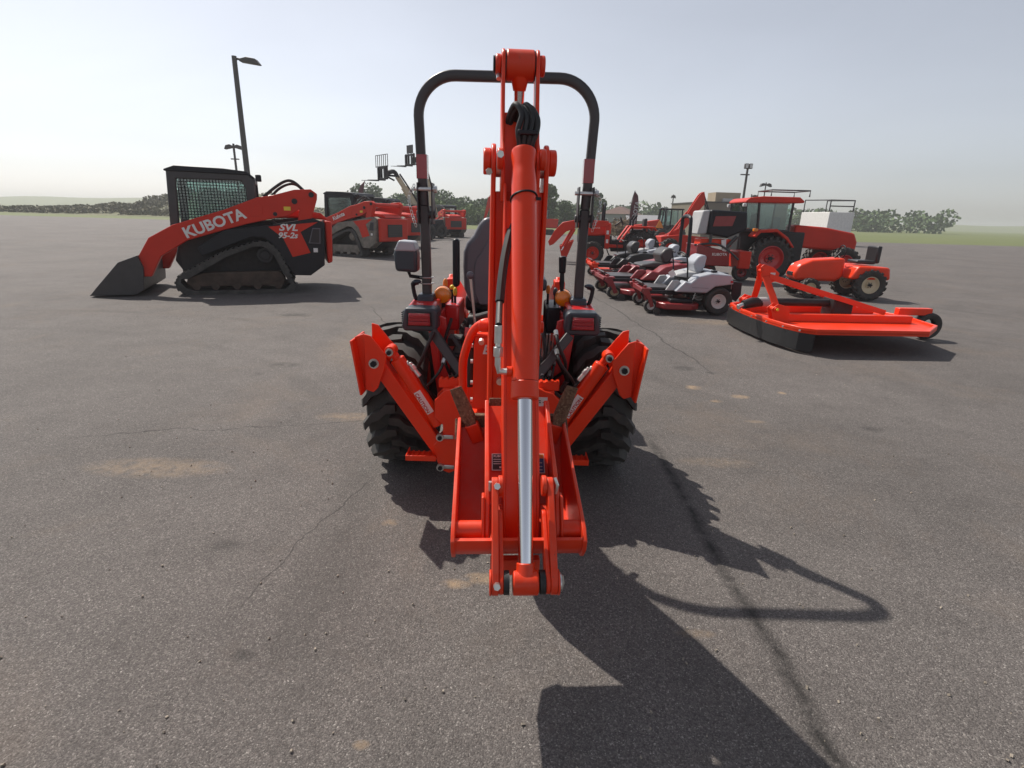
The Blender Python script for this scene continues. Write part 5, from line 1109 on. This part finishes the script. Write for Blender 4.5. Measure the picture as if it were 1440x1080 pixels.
# ---- zero turn mowers
def zero_turn(loc, rz, label, body='grey', deck='deckred', frame='deckred', rops=False, tag_=False, rimm='whitepaint', levers=True, group='ride-on mowers in a row'):
    t = root('riding_mower', loc, R(rz), label, 'mower', group)
    for s_ in (-1, 1):
        wheel(t, (0, s_ * .50, .245), .245, .24, .125, s_, rimm, axis='y', kind='smooth')
        cw = wheel(t, (1.145, s_ * .47, .125), .125, .10, .066, s_, rimm, axis='y', kind='smooth')
        part('caster_fork', MB().plate([(1.30, .43), (1.22, .44), (1.10, .13), (1.16, .10), (1.22, .26), (1.32, .36)], s_ * .535, s_ * .55, 'y').plate([(1.30, .43), (1.22, .44), (1.10, .13), (1.16, .10), (1.22, .26), (1.32, .36)], s_ * .39, s_ * .405, 'y').cyl((1.27, s_ * .47, .34), (1.27, s_ * .47, .48), .03), frame, t, bevel=.005)
        part('side_body', MB().plate([(.78, .395), (.24, .385), (.10, .50), (-.21, .55), (-.15, .70), (.18, .725), (.42, .665), (.53, .55), (.62, .58)], s_ * .32, s_ * .62, 'y'), body, t, bevel=.025)
        part('side_footwell', MB().plate([(.90, .40), (.70, .40), (.66, .55), (.70, .58), (.80, .57)], s_ * .40, s_ * .46, 'y'), 'lightgrey' if body == 'grey' else body, t, bevel=.01)
        part('frame_rail', MB().bx(-.15, 1.22, s_ * .33, s_ * .385, .32, .385), 'black', t, bevel=.01)
        if levers: part('steering_lever', MB().tube(bez([(.54, s_ * .44, .52), (.56, s_ * .44, .78), (.60, s_ * .44, .98), (.64, s_ * .30, 1.04), (.66, s_ * .08, 1.02)], 5), .014, 8), 'black', t)
        wl = part('front_bracket', MB().bx(1.16, 1.34, s_ * .40, s_ * .54, .395, .435), frame, t, bevel=.01)
    part('front_beam', MB().bx(1.20, 1.30, -.42, .42, .34, .42), frame, t, bevel=.01)
    part('floor_pan', MB().bx(.45, 1.25, -.32, .32, .388, .41), 'black', t, bevel=.006)
    part('foot_plate', MB().plate([(.75, .411), (1.2, .411), (1.3, .50), (1.28, .51), (1.18, .43), (.75, .43)], -.30, .30, 'y'), 'charcoal', t)
    dk = MB(); out = [(.30, -.70), (.95, -.70), (1.06, -.55), (1.08, .0), (1.06, .55), (.95, .70), (.50, .74), (.34, .60), (.30, 0)]
    dk.plate(out, .10, .205, 'z'); part('mower_deck', dk, deck, t, bevel=.02)
    part('deck_cover', MB().bx(.45, .85, .42, .62, .206, .27).cyl((.62, -.4, .206), (.62, -.4, .27), .11), 'black', t, bevel=.02)
    for s_ in (-1, 1): part('gauge_wheel', MB().cyl((1.07, s_ * .62, .06), (1.07, s_ * .67, .06), .055, n=16), 'rubber', t)
    part('seat_cushion', MB().plate([(.70, .62), (.68, .66), (.50, .70), (.25, .70), (.25, .62), (.45, .60)], -.24, .24, 'y'), 'lightgrey' if body == 'grey' else 'charcoal', t, bevel=.025)
    part('seat_back', MB().plate([(.34, .69), (.40, .86), (.33, .97), (.25, 1.01), (.17, .98), (.19, .80), (.24, .69)], -.23, .23, 'y'), 'grey' if body == 'grey' else 'charcoal', t, bevel=.035)
    part('rear_deck', MB().plate([(.20, .60), (.18, .735), (-.14, .71), (-.22, .56)], -.318, .318, 'y'), body, t, bevel=.02)
    part('fuel_cap', MB().cyl((.10, .45, .726), (.10, .45, .76), .055, n=16), 'black', t, bevel=.006)
    part('engine', MB().bx(-.32, .0, -.25, .25, .35, .62), 'dark', t, bevel=.02)
    bb = MB(); bb.plate([(-.22, .59), (-.39, .57), (-.40, .36), (-.33, .24), (-.24, .29)], -.50, -.47, 'y').plate([(-.22, .59), (-.39, .57), (-.40, .36), (-.33, .24), (-.24, .29)], .47, .50, 'y').bx(-.40, -.37, -.47, .47, .36, .42).bx(-.40, -.37, -.47, .47, .50, .56)
    part('rear_guard', bb, 'black', t, bevel=.004)
    part('engine_shroud', MB().cyl((-.16, 0, .621), (-.16, 0, .69), .16, n=20), 'ink', t, bevel=.01); part('muffler', MB().cyl((-.36, -.18, .46), (-.36, .18, .46), .05, n=14), 'steel', t, bevel=.01)
    for s_ in (-1, 1):
        part('pulley', MB().cyl((.62, s_ * .30, .206), (.62, s_ * .30, .235), .075, n=16), 'steel', t, bevel=.004); part('lift_link', MB().tube([(.40, s_ * .40, .22), (.36, s_ * .40, .36)], .008, 6), 'steel', t)
        part('body_seam', MB().plate([(.22, .47), (.50, .475), (.50, .479), (.22, .474)], s_ * .6205, s_ * .622, 'y'), 'ink', t)
        part('reflector', MB().bx(-.185, -.14, s_ * .6205, s_ * .626, .575, .61), 'lens_red', t)
    part('seat_suspension', MB().bx(.28, .60, -.18, .18, .52, .60), 'dark', t, bevel=.01); part('drive_belt', MB().tube([(.62, -.30, .222), (.62, .30, .222), (.10, .10, .30), (.10, -.10, .30)], .008, 6, closed=True), 'rubber_clean', t)
    part('control_panel', MB().bx(.05, .24, -.56, -.36, .727, .745).cyl((.10, -.42, .745), (.10, -.42, .77), .018, n=10), 'ink', t)
    if rops: part('roll_bar', MB().tube(bez([(.0, -.42, .45), (.02, -.40, 1.46), (.03, -.28, 1.66), (.03, .28, 1.66), (.02, .40, 1.46), (.0, .42, .45)], 7), .045, 10), 'black', t)
    if tag_: part('price_tag', MB().box((.80, .38, .68), (.10, .004, .11), (0, .6, 0)), 'white', t)
    return t
zero_turn((3.537, 9.85, 0), 180, 'grey and dark red ride-on mower in front, white rear wheel rims and a hanging tag', tag_=True)
m2 = zero_turn((3.52, 11.75, 0), 183, 'maroon ride-on mower with wide tan dusted casters, second in the row', body='maroon', deck='maroon', frame='maroon', rimm='cream', levers=False); m2.scale = (1.32, 1.32, 1.02)
m3 = zero_turn((4.25, 13.9, 0), 178, 'grey ride-on mower with black roll bar, behind the front grey mower', rops=True)
m4 = zero_turn((3.55, 15.2, 0), 182, 'bright orange decked ride-on mower furthest left in the row', body='ink', deck='orange', frame='orange', levers=True); m4.scale = (1.15, 1.15, 1.0)
zero_turn((4.55, 17.6, 0), 180, 'grey ride-on mower without roll bar furthest back, in front of the raised backhoe')

# ---- rotary cutter on the right
t = root('rotary_cutter', (3.62, 7.6, 0), R(183), 'bright orange rotary cutter deck with A-frame hitch and black rubber skirt, lower right', 'rotary cutter')
edge = [(.10, -1.0), (.16, -.75), (.20, -.4), (.21, 0), (.20, .4), (.16, .75), (.08, 1.0), (-.05, 1.12), (-1.5, 1.12), (-1.95, .7), (-2.1, 0), (-1.95, -.7), (-1.5, -1.12), (-.05, -1.12)]
# world: +x forward(left in the photo), y left = towards the camera
part('deck', MB().plate(edge, .275, .30, 'z'), 'orange', t, bevel=.004)
rimm = MB(); n = len(edge)
V = [(x, y, .26) for x, y in edge] + [(x * 1.0, y, .33) for x, y in edge] + [(x - .035 if x > -1 else x + .035, y * .965, .33) for x, y in edge] + [(x - .035 if x > -1 else x + .035, y * .965, .26) for x, y in edge]
F = []
for i in range(n):
    j = (i + 1) % n; F += [(i, j, n + j, n + i), (n + i, n + j, 2 * n + j, 2 * n + i), (2 * n + i, 2 * n + j, 3 * n + j, 3 * n + i), (3 * n + i, 3 * n + j, j, i)]
part('deck_rim', rimm.add(V, F), 'orange', t, bevel=.006)
fr2 = [(-.05, -1.12)] + edge[:8]
for i in range(len(fr2) - 1):
    a, b = fr2[i], fr2[i + 1]
    mb = MB(); m_ = 4; V = []
    for q in range(m_ + 1):
        f = q / m_; x = a[0] + (b[0] - a[0]) * f; y = a[1] + (b[1] - a[1]) * f; wv = .012 * math.sin(f * 3.14)
        V += [(x + .006, y, .262), (x + .012 + wv, y, .04 + .006 * math.sin(i * 2.1 + q)), (x + .018, y, .262), (x + .024 + wv, y, .042)]
    F = []
    for q in range(m_):
        o = q * 4; F += [(o, o + 1, o + 5, o + 4), (o + 2, o + 6, o + 7, o + 3), (o + 1, o + 3, o + 7, o + 5), (o, o + 4, o + 6, o + 2)]
    part('rubber_skirt', mb.add(V, F), 'rubber_clean', t)
    part('skirt_bolt', MB().cyl((a[0] + .02, a[1] + .02, .295), (a[0] + .034, a[1] + .02, .295), .012, n=8), 'steel', t)
for s_ in (-1, 1):
    y = .42 * s_
    lg = MB(); lg.tube([(.05, y, .33), (.10, y * .55, .62), (.16, s_ * .07, .85)], 0, prof=((0, 1, 0), [(-.012, -.045), (.012, -.045), (.012, .045), (-.012, .045)]))
    part('hitch_leg', lg, 'orange', t, bevel=.004)
    part('lower_hitch', MB().plate([(.22, .47), (.14, .54), (-.02, .50), (-.06, .30), (.16, .30)], y - .07, y - .055, 'y').plate([(.22, .47), (.14, .54), (-.02, .50), (-.06, .30), (.16, .30)], y + .055, y + .07, 'y').cyl((.16, y - .08, .47), (.16, y + .10, .47), .03), 'orange', t, bevel=.004)
    part('hitch_bolt', MB().cyl((.16, y + .10, .47), (.16, y + .12, .47), .018, n=6), 'yellow', t)
    part('deck_brace', MB().tube([(.10, s_ * .07, .86), (-1.5, s_ * .30, .42)], 0, prof=((0, 1, 0), [(-.008, -.035), (.008, -.035), (.008, .035), (-.008, .035)])), 'orange', t, bevel=.003)
    part('deck_channel', MB().bx(-1.8, .10, s_ * .38 - .06, s_ * .38 + .06, .3005, .40), 'orange', t, bevel=.006)
part('top_hitch', MB().plate([(.24, .98), (.20, 1.02), (.06, .98), (-.04, .90), (-.02, .80), (.08, .76), (.20, .80)], .05, .065, 'y').plate([(.24, .98), (.20, 1.02), (.06, .98), (-.04, .90), (-.02, .80), (.08, .76), (.20, .80)], -.065, -.05, 'y').cyl((.20, -.08, .93), (.20, .08, .93), .022), 'orange', t, bevel=.004)
part('white_sticker', MB().bx(.02, .09, .0655, .067, .86, .91), 'white', t)
part('driveline_cover', MB().tube([(-1.0, 0, .50), (.10, .03, .50)], .055, 16).tube([(.10, .03, .50), (.28, .06, .49), (.42, .09, .46)], [.062, .075, .06], 16), 'rubber_clean', t)
part('driveline_collar', MB().tube([(.0, .02, .50), (.20, .045, .50)], .066, 16), 'lightgrey', t); part('driveline_yoke', MB().tube([(.42, .09, .46), (.50, .11, .43)], .035, 12), 'steel', t, bevel=.004)
part('gearbox', MB().box((-1.0, 0, .45), (.3, .28, .28)), 'dark', t, bevel=.03)
part('tail_wheel', tyre_mb(.2, .14, .10, kind='smooth'), 'rubber', t, mtx=Matrix.Translation((-2.4, 0, .2)) @ Matrix.Rotation(R(90), 4, 'Z')); part('tail_beam', MB().bx(-2.4, -1.9, -.05, .05, .35, .45), 'orange', t, bevel=.01)
# ---- small orange tractor at the right edge
t = root('garden_tractor', (7.75, 12.3, 0), R(176), 'small orange garden tractor nose with headlamps, showing at the right edge behind the cutter', 'tractor')
for s_ in (-1, 1):
    wheel(t, (1.20, s_ * .42, .22), .22, .18, .12, s_, 'cream', axis='y', lugs=14, lug_h=.015); wheel(t, (0, s_ * .48, .34), .34, .26, .18, s_, 'cream', axis='y', lugs=16, lug_h=.02)
hd = part('hood', MB().plate([(.45, .45), (.45, .88), (1.15, .82), (1.42, .70), (1.50, .50), (1.46, .36), (.6, .36)], -.26, .26, 'y'), 'orange', t, bevel=.07, seg=4)
for s_ in (-1, 1): part('headlamp', MB().ball((1.36, s_ * .17, .66), .075, 12, (1, 1, .8)), 'lens_clear', hd)
part('front_bumper', MB().bx(1.30, 1.58, -.30, .30, .24, .34), 'black', t, bevel=.03); part('front_grille', MB().bx(1.47, 1.51, -.15, .15, .46, .54), 'ink', hd, bevel=.01)
part('fender', MB().plate([(-.4, .45), (-.35, .72), (.3, .74), (.45, .45)], -.55, .55, 'y'), 'orange', t, bevel=.05); part('seat', MB().bx(-.2, .2, -.22, .22, .76, .84).bx(-.28, -.18, -.22, .22, .78, 1.15), 'ink', t, bevel=.03)
part('steering_wheel', MB().tube([(.45, .16 * math.cos(R(a)), 1.0 + .14 * math.sin(R(a))) for a in range(0, 360, 30)], .014, 8, closed=True).cyl((.47, 0, 1.0), (.6, 0, .85), .02), 'black', t)
# truck with ladder rack far right
t = root('rack_truck', (25.9, 47, 0), R(90), 'white box truck body with metal ladder rack, beyond the cab tractor roof', 'truck')
part('box', MB().bx(-2.2, 2.2, -1.0, 1.0, .6, 2.6), 'whitepaint', t, bevel=.04)
part('ladder_rack', MB().tube([(-2, -.95, 2.6), (-2, -.95, 3.5), (2, -.95, 3.6), (2, -.95, 2.6)], .05, 6).tube([(-2, .95, 2.6), (-2, .95, 3.5), (2, .95, 3.6), (2, .95, 2.6)], .05, 6).tube([(-2, -.95, 3.5), (-2, .95, 3.5)], .05, 6).tube([(-2, -.95, 3.05), (-2, .95, 3.05)], .05, 6), 'charcoal', t)
for x in (-1.4, 1.4):
    for s_ in (-1, 1): wheel(t, (x, s_ * .9, .42), .42, .26, .24, s_, 'steel', axis='y', kind='smooth')

# ---- haze in the air
hzm = bpy.data.materials.new('haze_air'); hzm.use_nodes = True; hzm.node_tree.nodes.clear()
pvn = hzm.node_tree.nodes.new('ShaderNodeVolumePrincipled'); pvn.inputs['Density'].default_value = .0010; pvn.inputs['Color'].default_value = (.78, .80, .83, 1); pvn.inputs['Anisotropy'].default_value = .25
out = hzm.node_tree.nodes.new('ShaderNodeOutputMaterial'); hzm.node_tree.links.new(pvn.outputs[0], out.inputs['Volume'])
o = part('haze', MB().bx(-905, 905, -62, 1505, -1.02, 14.0), hzm); tag(o, kind='stuff')
